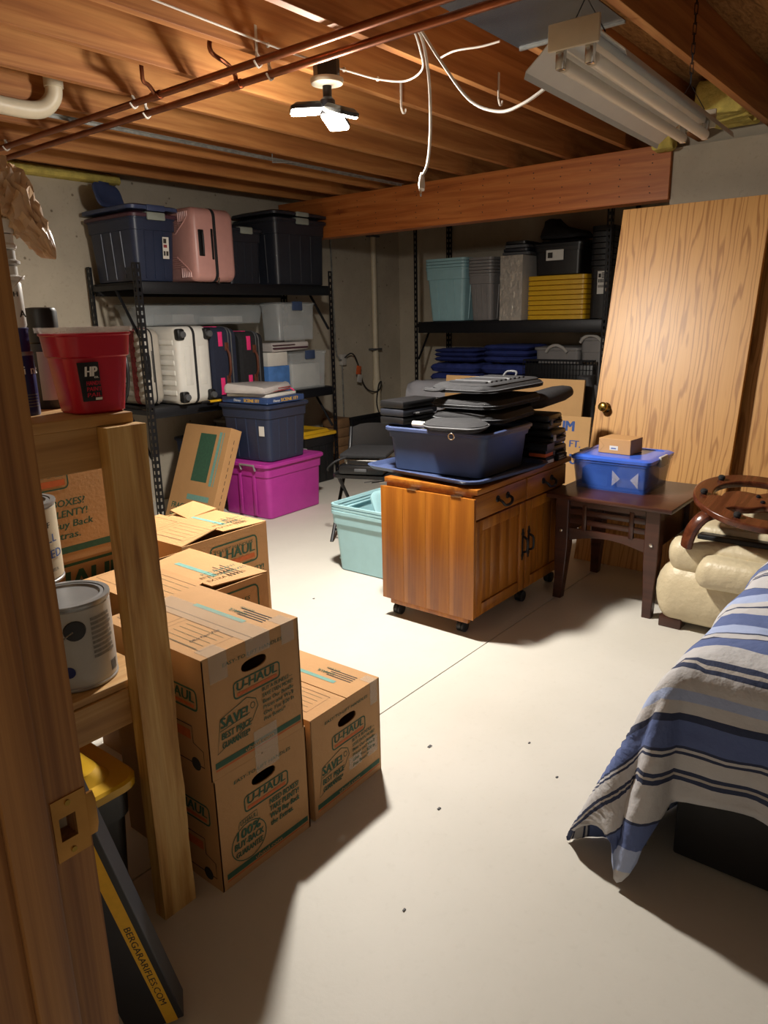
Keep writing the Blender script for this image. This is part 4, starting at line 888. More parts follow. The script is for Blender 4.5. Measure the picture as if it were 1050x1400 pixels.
# folding chair
t = thing('folding_chair', 'black folding chair with cases piled on its seat', 'chair', (3.63, 3.05, 0), 22)
obj('seat', MB().loft([(.42, .19, .19, .05), (.425, .20, .20, .06), (.445, .20, .20, .06), (.452, .18, .18, .05)], 5), 'black_plastic', t)
bk = MB()
for i in range(9):
    y = -.2+.05*i; bulge = .03*(1-(y/.2)**2)
    bk.v += [(.215+bulge, y, .54), (.235+bulge, y, .54), (.255+bulge, y, .715-.03*(y/.2)**4), (.235+bulge, y, .715-.03*(y/.2)**4)]
bk.f = [(4*i+k, 4*i+(k+1) % 4, 4*i+4+(k+1) % 4, 4*i+4+k) for i in range(8) for k in range(4)]+[(3, 2, 1, 0), (32, 33, 34, 35)]
obj('backrest', bk, 'black_plastic', t)
for sy in (-.205, .205):
    obj('leg', MB().tube([(-.22, sy, .0), (.0, sy, .30), (.20, sy, .56), (.235, sy, .69)], .012, 8), 'black_metal', t)
    obj('leg', MB().tube([(.24, sy*.9, .0), (.06, sy*.9, .24), (-.12, sy*.9, .43)], .012, 8), 'black_metal', t)
obj('stretcher', MB().tube([(-.17, -.2, .07), (-.17, .2, .07)], .009, 8).tube([(.19, -.185, .07), (.19, .185, .07)], .009, 8), 'black_metal', t)
t = thing('laptop_case', 'black hard laptop case lying on the folding chair', 'case', (3.60, 3.03, .4525), 22)
obj('case_shell', MB().box(-.18, .17, -.15, .15, 0, .06, .014), 'black_plastic', t); obj('case_clasp', MB().box(-.186, -.178, -.04, .04, .02, .04, .002), 'grey_trim', t)
t = thing('silver_recorder', 'slim silver device stacked on the black laptop case', 'device', (3.60, 3.03, .513), 18)
obj('device_body', MB().box(-.15, .13, -.11, .11, 0, .03, .004), 'pale_grey_plastic', t); obj('device_face', MB().box(-.153, -.148, -.09, .09, .005, .025), 'black_plastic', t)
t = thing('document_bag', 'flat black document bag on top of the silver device', 'bag', (3.63, 3.05, .553), 26)
obj('bag_body', wobble(MB().box(-.20, .16, -.16, .15, 0, .03, .012), .006, 14), 'black_fabric', t)
obj('bag_strap', MB().tube([(-.19, .1, .01), (-.25, .16, -.01), (-.22, .22, -.06), (-.15, .24, -.09)], .007, 6, 5), 'black_fabric', t)
# teal nested totes with lid
t = tote('nested_tote', 'light teal outer tote of the nested set beside the cabinet', 'tote', (3.20, 2.51, 0), .50, .58, .36, 'teal_plastic', None, 1, .86, ribs=False)
nest('light teal tote nested uppermost in the floor totes', 'light teal tote nested in the middle of the floor totes', (3.20, 2.51, 0), .50, .58, .36, .018, 3, 'teal_plastic', 'nested totes beside the cabinet')
obj('nested_floor', MB().box(-.20, .20, -.26, .26, .06, .064), 'teal_plastic', t)
obj('rim_ridge', MB().box(-.225, -.19, -.12, .12, .34, .352, .004), 'teal_plastic', t)
obj('rim_ridge', MB().box(-.10, .12, .265, .285, .34, .352, .004), 'teal_plastic', t)
o = thing('tote_lid', 'light teal lid leaning inside the nested totes', 'lid', (3.22, 2.47, .10), rot=(0, 0, 0))
obj('lid_panel', MB().at((0, 0, .17), (62, 0, -14)).loft([(-.008, .155, .20, .04), (-.004, .165, .21, .045), (.008, .165, .21, .045), (.010, .15, .195, .04), (.004, .135, .18, .035)], 4), 'teal_plastic', o)

# ------------------------------------------------------------------ right rack contents (front plane X = 6.0)
XF = 6.03; ZS = 1.357
def stacked_totes(label, y, w, body, n_, h=.5, d=.5):
    t = tote('nested_tote', label, 'tote', (XF+d/2, y, ZS), d, w, h, body, None, 0, .80, ribs=True)
    nest(label+', topmost rim', label+', inner rim', (XF+d/2, y, ZS), d, w, h, .028, n_, body, label)
    return t
stacked_totes('muted teal nested tote at the end of tall rack', 4.09, .46, 'teal_plastic', 4, .49)
stacked_totes('grey nested tote between teal ones and silver parcel', 3.70, .27, 'grey_plastic', 6, .42)
t = thing('foil_parcel', 'tall parcel with crumpled silver face on the tall rack', 'parcel', (5.985, 3.345, ZS), 0)
obj('parcel_body', MB().box(0, .46, -.11, .11, 0, .55, .004), 'pale_grey_plastic', t)
fb = MB(); nn = 12
pts = [(-.004-.006*noise.noise(Vector((i*.9, j*.6, 3))), -.11+.22*i/nn, .55*j/24) for j in range(25) for i in range(nn+1)]
fb.add(pts, [(j*(nn+1)+i, j*(nn+1)+i+1, (j+1)*(nn+1)+i+1, (j+1)*(nn+1)+i) for j in range(24) for i in range(nn)]); obj('silver_wrap', fb, 'foil', t)
def lid_thing(label, loc, hx, hy, h, mat, group, rz=0):
    t = thing('tote_lid', label, 'lid', loc, rz, group)
    obj('lid_shell', MB().loft([(0, hx-.01, hy-.01, .03), (.003, hx, hy, .035), (h-.004, hx, hy, .035), (h, hx-.01, hy-.01, .03)], 4), mat, t)
    obj('lid_panel', MB().loft([(h-.003, hx-.045, hy-.045, .03), (h+.0006, hx-.05, hy-.05, .03)], 4), mat, t)
    return t
for k in range(9):
    lid_thing('yellow tote lid lowest of the yellow stack on the rack' if k == 0 else 'yellow tote lid topmost of the yellow stack, under the labelled tote' if k == 8 else 'yellow tote lid within the yellow stack on the tall rack', (XF+.24, 2.945, ZS+.041*k), .232, .272, .0395, 'yellow_plastic', 'yellow lids stacked on the rack')
for k in range(4):
    lid_thing(('grey lid lowest on the silver parcel', 'charcoal lid second up on the silver parcel', 'grey lid below the black one on silver parcel', 'black lid topmost on the silver parcel')[k], (6.22, 3.35, ZS+.553+.030*k), .19, .135-.01*k, .028, ('grey_trim', 'char_plastic', 'grey_trim', 'black_plastic')[k], 'dark lids on the silver parcel', 4)
t = tote('storage_tote', 'black tote with white label on the yellow lids', 'tote', (XF+.24, 2.96, ZS+.37), .40, .46, .25, 'black_plastic', 'black_plastic', 0, .9, ribs=False)
obj('paper_label', MB().box(-.1985, -.197, -.06, .10, .12, .205), 'paper_white', t); pr = Print((-.1992, .10, .12), (0, -1, 0), (0, 0, 1)); pr.rect('dark_ink', .015, .02, .06, .065); pr.build(t)
t = thing('black_saddle', 'black lumpy bag lying on the labelled black tote', 'bag', (XF+.22, 2.96, ZS+.672), 0)
b = MB().loft([(0, .14, .19, .08), (.02, .16, .21, .1, 0, 0), (.06, .15, .19, .1, 0, .02), (.10, .10, .10, .08, 0, .10), (.15, .07, .07, .05, 0, .13), (.17, .05, .05, .04, 0, .13)], 5); obj('bag_body', wobble(b, .018, 11), 'black_fabric', t)
t = tote('storage_tote', 'black tote with printed label under nested black bins', 'tote', (XF+.25, 2.56, ZS), .46, .185, .42, 'black_plastic', None, 0, .95, ribs=False)
obj('paper_label', MB().box(-.228, -.2265, -.08, .02, .20, .38), 'paper_white', t)
pr = Print((-.2290, .02, .20), (0, -1, 0), (0, 0, 1)); pr.rect('dark_ink', .008, .13, .03, .16); [pr.rect('dark_ink', .036, .125+.012*q, .09, .132+.012*q) for q in range(4)]; [pr.rect('dark_ink', .008+.012*q, .09, .016+.012*q, .118) for q in range(7)]; [pr.rect('dark_ink', .008+.006*q, .05, .011+.006*q, .07) for q in range(14)]; pr.build(t)
nest('black bin topmost of the column above the printed label', 'black bin in the nested column above the printed label', (XF+.25, 2.56, ZS), .46, .19, .421, .045, 8, 'black_plastic', 'nested black bins on the rack')
# lower shelf
ZL = .662
def puff(x0, x1, y0, y1, z0, z1, seed, nx=14, ny=20):
    b = MB(); cx, cy, hx, hy, h = (x0+x1)/2, (y0+y1)/2, (x1-x0)/2, (y1-y0)/2, z1-z0; top = []; bot = []
    for i in range(nx+1):
        for j in range(ny+1):
            a, c = -1+2*i/nx, -1+2*j/ny; e_ = (max(0, 1-abs(a)**5)*max(0, 1-abs(c)**9))**.3
            w_ = .012*noise.noise(Vector((a*3+seed, c*3, seed))); X, Y = cx+a*hx+w_, cy+c*hy+w_*.8
            k = .5+.5*e_*(.82+.10*math.cos(c*16)*math.cos(a*11)+.16*noise.noise(Vector((a*2.2, c*2.6, seed*3))))
            zm = z0+h*.5; top.append((X, Y, zm+h*.5*(2*k-1))); bot.append((X, Y, zm-h*.5*e_))
    n = (nx+1)*(ny+1); q = lambda i, j: i*(ny+1)+j
    b.add(top+bot, [(q(i, j), q(i+1, j), q(i+1, j+1), q(i, j+1)) for i in range(nx) for j in range(ny)]+[(n+q(i, j), n+q(i, j+1), n+q(i+1, j+1), n+q(i+1, j)) for i in range(nx) for j in range(ny)])
    return b
def blanket(label, y, z, w, h, seed):
    b = MB(); n = 9
    t = thing('moving_blanket', label, 'blanket', (XF+.315, y, z), 0, 'folded moving blankets')
    for k in range(3):
        z0 = h*k/3; q = puff(-.22, .22, -w/2, w/2, z0+.0005, z0+h/3+(.008 if k < 2 else 0), seed+k*1.7)
        obj('blanket_fold', q, 'blue_blanket', t)
blanket('folded blue quilted blanket at bottom outer end of rack', 4.06, ZL, .56, .30, 1)
blanket('folded blue quilted blanket on the outer bottom blanket', 4.04, ZL+.307, .50, .13, 5)
blanket('folded blue quilted blanket at bottom next to grey tote', 3.50, ZL, .50, .30, 9)
blanket('folded blue quilted blanket lying topmost beside the grey tote', 3.48, ZL+.307, .48, .17, 13)
def handled(label, y, w, h, body, xo=.2):
    t = tote('storage_tote', label, 'tote', (XF+xo+.2, y, ZL), .42, w, h, body, body, 0, .88, ribs=False, lid_h=.02)
    obj('lid_handle', MB().tube([(-.215, -.10, h-.03), (-.228, -.06, h+.012), (-.228, 0, h+.03), (-.228, .06, h+.012), (-.215, .10, h-.03)], .014, 8, 4), 'pale_grey_plastic', t)
    return t
handled('warm grey tote with pale handle behind the wire crate', 3.00, .44, .44, 'grey_plastic')
t = handled('taller warm grey tote with white tag beside the oak door', 2.64, .215, .53, 'grey_plastic', .12); obj('paper_sticker', MB().box(-.205, -.2, -.05, .05, .31, .35, .002), 'paper_white', t)
t = thing('wire_crate', 'black folded wire crate in front of the warm grey tote', 'crate', (6.030, 2.90, .6625), 0)
b = MB().box(0, .06, -.33, .33, .0, .02).box(0, .06, -.33, .33, .34, .355)
for k in range(23): b.box(.0, .004, -.33+.03*k, -.326+.03*k, .0, .35); b.box(.056, .06, -.33+.03*k, -.326+.03*k, .0, .35)
for k in range(8): b.box(0, .004, -.33, .33, .045*k, .045*k+.004); b.box(.056, .06, -.33, .33, .045*k, .045*k+.004)
obj('wire_panel', b, 'black_metal', t, smooth=0); obj('crate_tray', MB().box(.012, .05, -.32, .32, .004, .32, .004), 'black_plastic', t)
t['label'] = 'black folded wire crate in front of the warm grey tote'
tote('storage_tote', 'black tote with yellow lid under the tall rack', 'tote', (6.29, 2.80, 0), .46, .50, .46, 'black_plastic', 'yellow_plastic', 0, .9)
# sheet covered furniture and flattened cartons
def drape(name, label, x0, x1, y0, y1, zt, hem, mat, seed, hems=None):
    b = MB(); nx, ny = 26, 44; ov = zt-hem; pts = []
    for i in range(nx+1):
        for j in range(ny+1):
            u = -ov+(x1-x0+2*ov)*i/nx; v_ = -ov+(y1-y0+2*ov)*j/ny
            du = max(-u, u-(x1-x0), 0); dv = max(-v_, v_-(y1-y0), 0); s_ = math.hypot(du, dv); s2 = min(s_, ov)
            cx = min(max(u, 0), x1-x0); cy = min(max(v_, 0), y1-y0)
            fx = (u-cx)/s_ if s_ else 0; fy = (v_-cy)/s_ if s_ else 0
            fl = .05*s2/ov+.018*math.sin((u+v_*1.3)*21+seed)*min(1, s_/.15)
            rd = .02*(1-math.exp(-s2/.04))
            pts.append((x0+cx+fx*(fl+rd), y0+cy+fy*(fl+rd), zt-max(0, s2-.01)+.006*noise.noise(Vector((u*9, v_*9, seed)))+(.012*math.sin(v_*7)*math.sin(u*6) if s_ == 0 else 0)))
    b.add(pts, [(i*(ny+1)+j, i*(ny+1)+j+1, (i+1)*(ny+1)+j+1, (i+1)*(ny+1)+j) for i in range(nx) for j in range(ny)])
    return tag(obj(name, b, mat, smooth=80), label, 'sheet')
drape('dust_sheet', 'grey dust sheet draped over furniture behind the cartons', 5.32, 5.74, 2.40, 3.98, .86, .015, 'grey_sheet', 1.0)
t = thing('flattened_carton', 'pale flattened carton with cubic feet lettering leaning on dust sheet', 'box', (4.90, 2.80, 0), rot=(0, 8, 0), group='flattened cartons')
obj('carton_panel', MB().box(0, .02, -.60, .59, 0, .955, .002), 'cardboard_pale', t, smooth=0)
pr = Print((0, .59, 0), (0, -1, 0), (0, 0, 1)); pr.text('blue_ink', '4.5 CUBIC FEET', .80, .82, .036, .28, .01); pr.build(t)
t = thing('flattened_carton', 'pale flattened carton with medium blue lettering leaning in front', 'box', (4.76, 2.42, 0), rot=(0, 7, 0), group='flattened cartons')
obj('carton_panel', MB().box(0, .02, -.36, .36, 0, .715, .002), 'cardboard_pale', t, smooth=0)
pr = Print((0, .36, 0), (0, -1, 0), (0, 0, 1)); pr.text('blue_ink', 'MEDIUM', .60, .61, .075, .34, .03, 0, 'RIGHT'); pr.text('blue_ink', '3.0 CU. FT.', .66, .50, .05, .32, .02, 0, 'RIGHT'); pr.text('blue_ink', 'THIS SIDE UP', .69, .38, .075, .50, .03, 0, 'RIGHT'); pr.build(t)
jk = MB().loft([(0, .06, .05, .04), (.08, .07, .06, .04, .01, .0), (.18, .06, .055, .04, 0, .01), (.28, .05, .05, .04, 0, .02), (.36, .06, .05, .04, 0, .03), (.37, .04, .04, .03, 0, .03)], 6)
o = tag(obj('black_jacket', wobble(jk, .022, 13, 4), 'jacket', None, (5.22, 2.24, .59)), 'dark grey leather jacket hung at the corner of the dust sheet', 'jacket')

# ------------------------------------------------------------------ pine cabinet on casters
t = thing('rolling_cabinet', 'pine drop leaf cabinet with iron handles on black casters', 'cabinet', (2.63, 1.62, 0))
obj('carcass', MB().box(.0, .90, .02, .49, .085, .665, .002), 'pine_cabinet', t, smooth=0)
obj('cabinet_top', MB().box(-.005, .925, -.012, .50, .665, .69, .003), 'pine_top', t)
lf = obj('drop_leaf', MB().box(-.024, -.006, -.008, .503, .097, .65, .002), 'pine_cabinet', t)
for k in range(4): obj('leaf_board', MB().box(-.028, -.0235, -.064, .064, -.2785, .2785, .001), 'pine_cabinet', lf, (0, .0535+.129*k, .3735), ((0, 180)[0], 0, 0))
obj('base_rail', MB().box(-.024, -.002, .02, .46, .072, .096, .002), 'pine_cabinet', t)
for y in (.06, .30): obj('leaf_hinge', MB().box(-.030, -.004, y, y+.05, .652, .6565), 'chrome', lf)
for x0, x1 in ((.012, .465), (.475, .895)):
    dr = obj('drawer_front', MB().box(x0, x1, .003, .022, .548, .655, .003), 'pine_top', t)
    d_ = MB().box(x0, x0+.055, .003, .022, .09, .54, .003).box(x1-.055, x1, .003, .022, .09, .54, .003).box(x0+.055, x1-.055, .003, .022, .09, .145, .003).box(x0+.055, x1-.055, .003, .022, .49, .54, .003)
    dd = obj('cabinet_door', d_, 'pine_cabinet', t)
    for k in range(4):
        w_ = (x1-x0-.11)/4; obj('door_board', MB().box(x0+.055+w_*k+.0008, x0+.055+w_*(k+1)-.0008, .012, .018, .145, .49, .001), 'pine_cabinet', dd)
    xm = (x0+x1)/2
    hd = obj('drawer_handle', MB().tube([(xm-.045, .0, .61), (xm-.045, -.022, .60), (xm-.03, -.028, .583), (xm, -.03, .578), (xm+.03, -.028, .583), (xm+.045, -.022, .60), (xm+.045, 0, .61)], .0065, 8, 4), 'black_metal', dr)
    for sg in (-.045, .045): obj('handle_plate', MB().lathe([(.016, .0035), (.014, -.002)], 14, .61, xm+sg, 'Y'), 'black_metal', dr)
    xk = x1-.025 if x0 < .1 else x0+.025
    obj('door_pull', MB().tube([(xk, .0, .37), (xk, -.022, .36), (xk, -.026, .33), (xk, -.022, .30), (xk, 0, .29)], .006, 8, 4).lathe([(.012, .0035), (.010, -.002)], 12, .385, xk, 'Y').lathe([(.012, .0035), (.010, -.002)], 12, .275, xk, 'Y').box(xk-.008, xk+.008, .0, .0035, .25, .41, .002), 'black_metal', dd)
for x, y in ((.03, .45), (.035, .085), (.52, .05), (.86, .06), (.86, .44), (.45, .44)):
    cs = obj('caster', MB().lathe([(.01, .055), (.012, .06), (.012, .085)], 12, x, y), 'black_metal', t)
    obj('caster_wheel', MB().lathe([(.018, y-.022), (.0275, y-.018), (.0275, y-.003), (.02, y-.001), (.02, y+.001), (.0275, y+.003), (.0275, y+.018), (.018, y+.022)], 20, .0275, x, 'Y'), 'black_rubber', cs)
    obj('caster_hood', MB().lathe([(.031, y-.006), (.031, y+.006)], 16, .031, x, 'Y'), 'black_plastic', cs)
CT = .6905
t = thing('tote_lid', 'dark blue tote lid lying upside down on the pine cabinet', 'lid', (2.96, 1.93, CT), -6)
obj('lid_panel', MB().loft([(0, .22, .24, .05), (.004, .24, .26, .06), (.012, .30, .33, .07), (.03, .315, .345, .07), (.032, .30, .33, .07), (.014, .285, .315, .06), (.008, .24, .26, .05)], 5), 'lid_blue', t)
t = tote('open_tote', 'open navy tote filled with bags on the pine cabinet', 'tote', (2.965, 1.925, CT+.009), .46, .56, .205, 'navy_mid', None, 1, .88, ribs=False)
obj('tote_rim', MB().loft([(.19, .228, .278, .045), (.195, .238, .288, .05), (.207, .238, .288, .05), (.212, .23, .28, .045), (.205, .216, .266, .04)], 4, False, False), 'lid_blue', t)
obj('packed_contents', wobble(MB().box(-.19, .19, -.24, .24, .02, .19, .03), .015, 9), 'stuff_dark', t)
ZT = CT+.009+.2
def backpack(label, loc, rot, w, d, h, ridges):
    t = thing('backpack', label, 'backpack', loc, rot=rot, group='black backpacks on the navy tote')
    b = MB().loft([(0, w*.46, d*.44, .06), (h*.15, w*.49, d*.49, .07), (h*.55, w*.5, d*.5, .08), (h*.8, w*.49, d*.48, .08), (h, w*.47, d*.46, .07)], 6); obj('bag_body', wobble(b, .014, 10, loc[0]*7), 'black_fabric', t)
    obj('zip_line', MB().loft([(h*.5, w*.5, d*.5, .08), (h*.54, w*.5+.004, d*.5+.004, .08), (h*.58, w*.5, d*.5, .08)], 6, False, False).loft([(h*.22, w*.5-.004, d*.5-.004, .08), (h*.25, w*.5+.002, d*.5+.002, .08), (h*.28, w*.5-.004, d*.5-.004, .08)], 6, False, False), 'grey_trim', t)
    if ridges:
        obj('back_panel', MB().loft([(h-.006, w*.46, d*.45, .06), (h+.004, w*.455, d*.445, .06), (h+.009, w*.43, d*.42, .05)], 6), 'black_fabric', t)
        for k in range(9): obj('panel_ridge', MB().box(-w*.34+w*.075*k, -w*.30+w*.075*k, -d*.30, d*.30, h+.004, h+.018, .006), 'grey_trim' if k % 4 == 1 else 'black_fabric', t)
        obj('shoulder_strap', MB().tube([(-w*.46, d*.2, h*.7), (-w*.53, d*.26, h*.5), (-w*.53, d*.40, .018), (-w*.47, d*.52, .016)], .009, 8, 4, 2.0), 'black_fabric', t)
        obj('grab_loop', MB().tube([(w*.36, -.03, h+.008), (w*.40, -.02, h+.03), (w*.40, .03, h+.03), (w*.36, .04, h+.008)], .006, 8, 4), 'grey_trim', t)
    return t
backpack('large black backpack lowest of the pile in navy tote', (3.10, 1.86, ZT+.022), (0, 1, 8), .52, .36, .054, False)
backpack('black backpack between two others on the navy tote', (3.12, 1.86, ZT+.092), (0, 0, 3), .56, .35, .046, False)
backpack('black backpack with ridged padded back, topmost of the pile', (3.13, 1.86, ZT+.166), (0, 0, 0), .58, .34, .036, True)
t = thing('black_pouch', 'rounded black zip pouch with metal ring at tote front', 'pouch', (2.748, 1.80, ZT+.022), rot=(0, -4, 8))
obj('pouch_body', wobble(MB().loft([(0, .07, .13, .07), (.012, .08, .15, .08), (.03, .08, .15, .08), (.042, .06, .12, .06)], 6), .006, 12), 'black_fabric', t)
obj('zip_line', MB().loft([(.018, .083, .153, .08), (.022, .086, .156, .08), (.026, .083, .153, .08)], 6, False, False), 'grey_trim', t)
obj('metal_ring', MB().tube([(-.09, -.02+.014*math.cos(a*.5236), -.012+.014*math.sin(a*.5236)) for a in range(13)], .003, 6), 'chrome', t)
o = tag(obj('paper_roll', MB().tube([(2.752, 2.04, ZT+.03), (2.756, 1.965, ZT+.03)], .014, 12), 'paper_white'), 'small white roll beside the black zip pouch', 'roll')
t = thing('equipment_case', 'flat black ridged case at the left end of navy tote', 'case', (2.88, 2.155, ZT+.016), rot=(0, 0, -4))
for k in range(3): obj('case_layer', MB().box(-.13, .13, -.07, .08, .002+.038*k, .037+.038*k, .008), 'char_plastic' if k % 2 else 'black_plastic', t)
obj('case_handle', MB().tube([(-.05, -.07, .05), (-.05, -.10, .055), (.05, -.10, .055), (.05, -.07, .05)], .008, 8, 3), 'black_plastic', t)
t = thing('tripod_bag', 'long black padded bag jutting past the backpacks', 'bag', (3.50, 1.80, ZT+.075), rot=(0, -6, -10))
obj('bag_body', wobble(MB().loft([(-.10, .05, .03, .03), (.0, .07, .04, .04), (.2, .065, .038, .035), (.27, .05, .028, .028), (.29, .03, .015, .015)], 6, axis='X'), .004, 12), 'black_fabric', t)
for k, (z, w_, lb_) in enumerate(((0, .17, 'lowest'), (.078, .165, 'middle'), (.155, .14, 'topmost'))):
    t = thing('tool_case', 'black moulded tool case, '+lb_+' of the stack on cabinet end', 'case', (3.455, 1.80, CT+z), 3*k-3, 'black tool cases on the cabinet')
    obj('case_shell', MB().box(-.085, .085, -w_, w_, 0, .036, .01).box(-.085, .085, -w_, w_, .037, .074, .012), 'black_plastic', t)
    obj('case_handle', MB().tube([(-.03, -w_, .037), (-.03, -w_-.018, .037), (.03, -w_-.018, .037), (.03, -w_, .037)], .006, 8, 3), 'black_rubber', t)
    for x in (-.055, .055): obj('case_latch', MB().box(x-.012, x+.012, -w_-.006, -w_+.002, .022, .052, .002), 'grey_trim' if k != 1 else 'pale_grey_plastic', t)
for k, (m_, dz, w_, lb_) in enumerate((('paper_white', 0, .05, 'white lettered accessory box lowest of a little stack on cabinet'), ('orange_tag', .034, .045, 'small orange and black box in middle of little stack'), ('char_plastic', .066, .05, 'small dark box on top of the orange box'))):
    t = thing('accessory_box', lb_, 'box', (3.325, 1.668, CT+dz), 2*k, 'little boxes beside the navy tote')
    obj('box_body', MB().box(-.045, .045, -w_, w_, 0, .032, .001), m_, t, smooth=0)
    obj('box_band', MB().box(-.0455, .0455, -w_-.0006, w_+.0006, .017, .0325), 'black_plastic', t, smooth=0)
t = thing('accessory_box', 'flat black box with white lettering in front of tool cases', 'box', (3.45, 1.608+.02, CT), 0, 'little boxes beside the navy tote')
obj('box_body', MB().box(-.05, .05, -.018, -.0, 0, .03), 'black_plastic', t, smooth=0); pr = Print((-.05, -.018, 0), (1, 0, 0), (0, 0, 1)); pr.text('white_ink', 'SERIES', .012, .017, .007, .05, .01); pr.text('white_ink', 'PREMIUM', .012, .006, .007, .07, .01); pr.build(t)

# ------------------------------------------------------------------ end table
t = thing('end_table', 'dark wooden end table with slatted apron and flared legs', 'table', (3.262, .985, 0))
TW, TD, TZ = .585, .615, .553
obj('table_top', MB().box(0, TW, 0, TD, TZ-.022, TZ, .004), 'dark_wood', t)
for x, y in ((.07, .095), (.07, TD-.07), (TW-.07, .095), (TW-.07, TD-.07)):
    sx = -1 if x < .3 else 1; sy = -1 if y < .3 else 1
    obj('leg', MB().loft([(0, .022, .022, .003, x+sx*.012, y+(sy*.012 if sy > 0 else 0)), (.12, .025, .025, .003, x+sx*.005, y+(sy*.005 if sy > 0 else 0)), (.28, .033, .033, .003, x, y), (TZ-.0225, .034, .034, .003, x, y)], 1), 'dark_wood', t)
    obj('leg_stud', MB().box(x-.04 if sx < 0 else x+.034, x-.034 if sx < 0 else x+.04, y-.008, y+.008, .355, .371, .002), 'chrome', t)
for x in (.06, TW-.075):
    ap = MB().box(x, x+.014, .12, TD-.10, .49, .53)
    obj('apron_rail', ap, 'dark_wood', t)
    pl = [(.12, .375), (.12, .31)]+[(.12+(TD-.22)*k/10, .31+.035*math.sin(math.pi*k/10)) for k in range(1, 10)]+[(TD-.10, .31), (TD-.10, .375)]
    obj('arched_rail', MB().prism(pl, x, x+.014, 'X'), 'dark_wood', t)
    for z in (.40, .448): obj('apron_slat', MB().box(x+.002, x+.010, .12, TD-.10, z, z+.028, .001), 'dark_wood', t)
    for y in (.19, TD-.19): obj('apron_muntin', MB().box(x-.004, x+.016, y, y+.022, .37, .50, .001), 'dark_wood', t)
for y in (.085, TD-.075): obj('side_apron', MB().box(.1, TW-.1, y, y+.014, .33, .53), 'dark_wood', t)
t = clearbin('blue see-through tote with latched lid on the end table', (3.63, 1.365, TZ), .36, .40, .155, 'clear_blue', 'lid_clear_blue', None, [(-.13, .13, .02, .16, .012, .10, 'tissue_blue'), (-.12, .10, -.16, -.02, .012, .12, 'paper_white')], taper=.9)
for sg in (-1, 1): obj('latch', MB().box(-.05, .05, sg*.205-.008, sg*.205+.008, .12, .172, .004), 'pale_grey_plastic' if sg < 0 else 'lid_clear_blue', t)
for y0, y1 in ((-.02, -.06), (-.15, -.11)): obj('folded_paper', MB().add([(-.1765, y0, .03), (-.1765, y1, .07), (-.1785, y0, .11)], [(0, 1, 2)]), 'clear_film', t, smooth=0)
t = thing('small_carton', 'small cardboard parcel on the blue tote lid', 'box', (3.645, 1.385, TZ+.168), -4)
obj('carton_body', MB().box(-.07, .07, -.085, .085, 0, .075, .002), 'cardboard', t, smooth=0)
pr = Print((-.07, .085, 0), (0, -1, 0), (0, 0, 1)); pr.rect('paper_white', .06, .018, .105, .04); pr.rect('blue_ink', .068, .024, .095, .03, .0012); pr.line('cardboard_in', [(0, 0), (.03, .035), (0, .07)], .0012); pr.build(t)

# ------------------------------------------------------------------ leaning oak doors
def leaning_door(label, yl, xb, lean, knob):
    t = thing('oak_door', label, 'door', (xb, yl, 0), rot=(0, lean, 0), group='spare oak doors')
    if knob: sb = MB().box(0, .035, -.78, 0, 0, 2.03, .002)
    else:
        sb = MB(); cu_, cv_, r_ = -.72, .87, .027; rim = []
        for al in sorted([2*math.pi*k/28 for k in range(28)]+[math.atan2(z-cv_, y-cu_) % (2*math.pi) for y in (-.78, 0) for z in (0, 2.03)]):
            c_, s_ = math.cos(al), math.sin(al)
            k = min((-cu_/c_ if c_ > 1e-9 else ((-.78-cu_)/c_ if c_ < -1e-9 else 9)), ((2.03-cv_)/s_ if s_ > 1e-9 else (-cv_/s_ if s_ < -1e-9 else 9)))
            rim.append((cu_+c_*k, cv_+s_*k, cu_+c_*r_, cv_+s_*r_))
        m_ = len(rim); V_ = [(x, q[0], q[1]) for x in (0, .035) for q in rim]+[(x, q[2], q[3]) for x in (0, .035) for q in rim]; F_ = []
        for k in range(m_):
            n_ = (k+1) % m_
            F_ += [(k, n_, 2*m_+n_, 2*m_+k), (m_+k, 3*m_+k, 3*m_+n_, m_+n_), (k, m_+k, m_+n_, n_), (2*m_+k, 2*m_+n_, 3*m_+n_, 3*m_+k)]
        sb.add(V_, F_)
    obj('door_slab', sb, 'oak_door', t, smooth=0)
    if knob:
        k = obj('door_knob', MB().at((0, -.065, .90)).lathe([(.028, -.0), (.030, -.004), (.022, -.010), (.010, -.014), (.010, -.026), (.020, -.034), (.027, -.044), (.026, -.056), (.016, -.063), (.006, -.064)], 24, 0, 0, 'X'), 'brass', t)
        obj('latch_bolt', MB().box(.008, .026, -.001, .006, .89, .91, .001), 'brass', t)
leaning_door('oak veneer door slab with brass knob leaning at the wall', 1.735, 3.93, 13.0, True)
leaning_door('oak door slab without knob leaning behind the knobbed one', 1.30, 4.02, 12.6, False)

# ------------------------------------------------------------------ cream recliner with upturned ring base
t = thing('recliner_chair', 'cream leather recliner chair beside the end table', 'armchair', (3.25, .285, 0))
def cush(x0, x1, y0, y1, z0, z1, r, amp=.012, fr=7, seed=0):
    b = MB(); cx, cy, hx, hy, h = (x0+x1)/2, (y0+y1)/2, (x1-x0)/2, (y1-y0)/2, z1-z0; rg = []
    for k in range(11):
        a = -math.pi/2+math.pi*k/10; c_ = math.cos(a)**.55 if k not in (0, 10) else .02; q = r*(1-c_)
        rg.append((z0+h/2+h/2*math.sin(a), hx-q, hy-q, max(.02, r*.9-q*.3), cx, cy))
    b.loft(rg, 6); return wobble(b, amp, fr, seed)
obj('seat_base', cush(-.02, .62, .02, .755, .03, .30, .10, .018, 5), 'cream_leather', t)
obj('arm_cushion', cush(.0, .55, .06, .72, .26, .43, .07, .014, 6, 3), 'cream_leather', t)
obj('front_cushion', cush(-.10, .10, .06, .56, .25, .385, .065, .012, 9, 6), 'cream_leather', t)
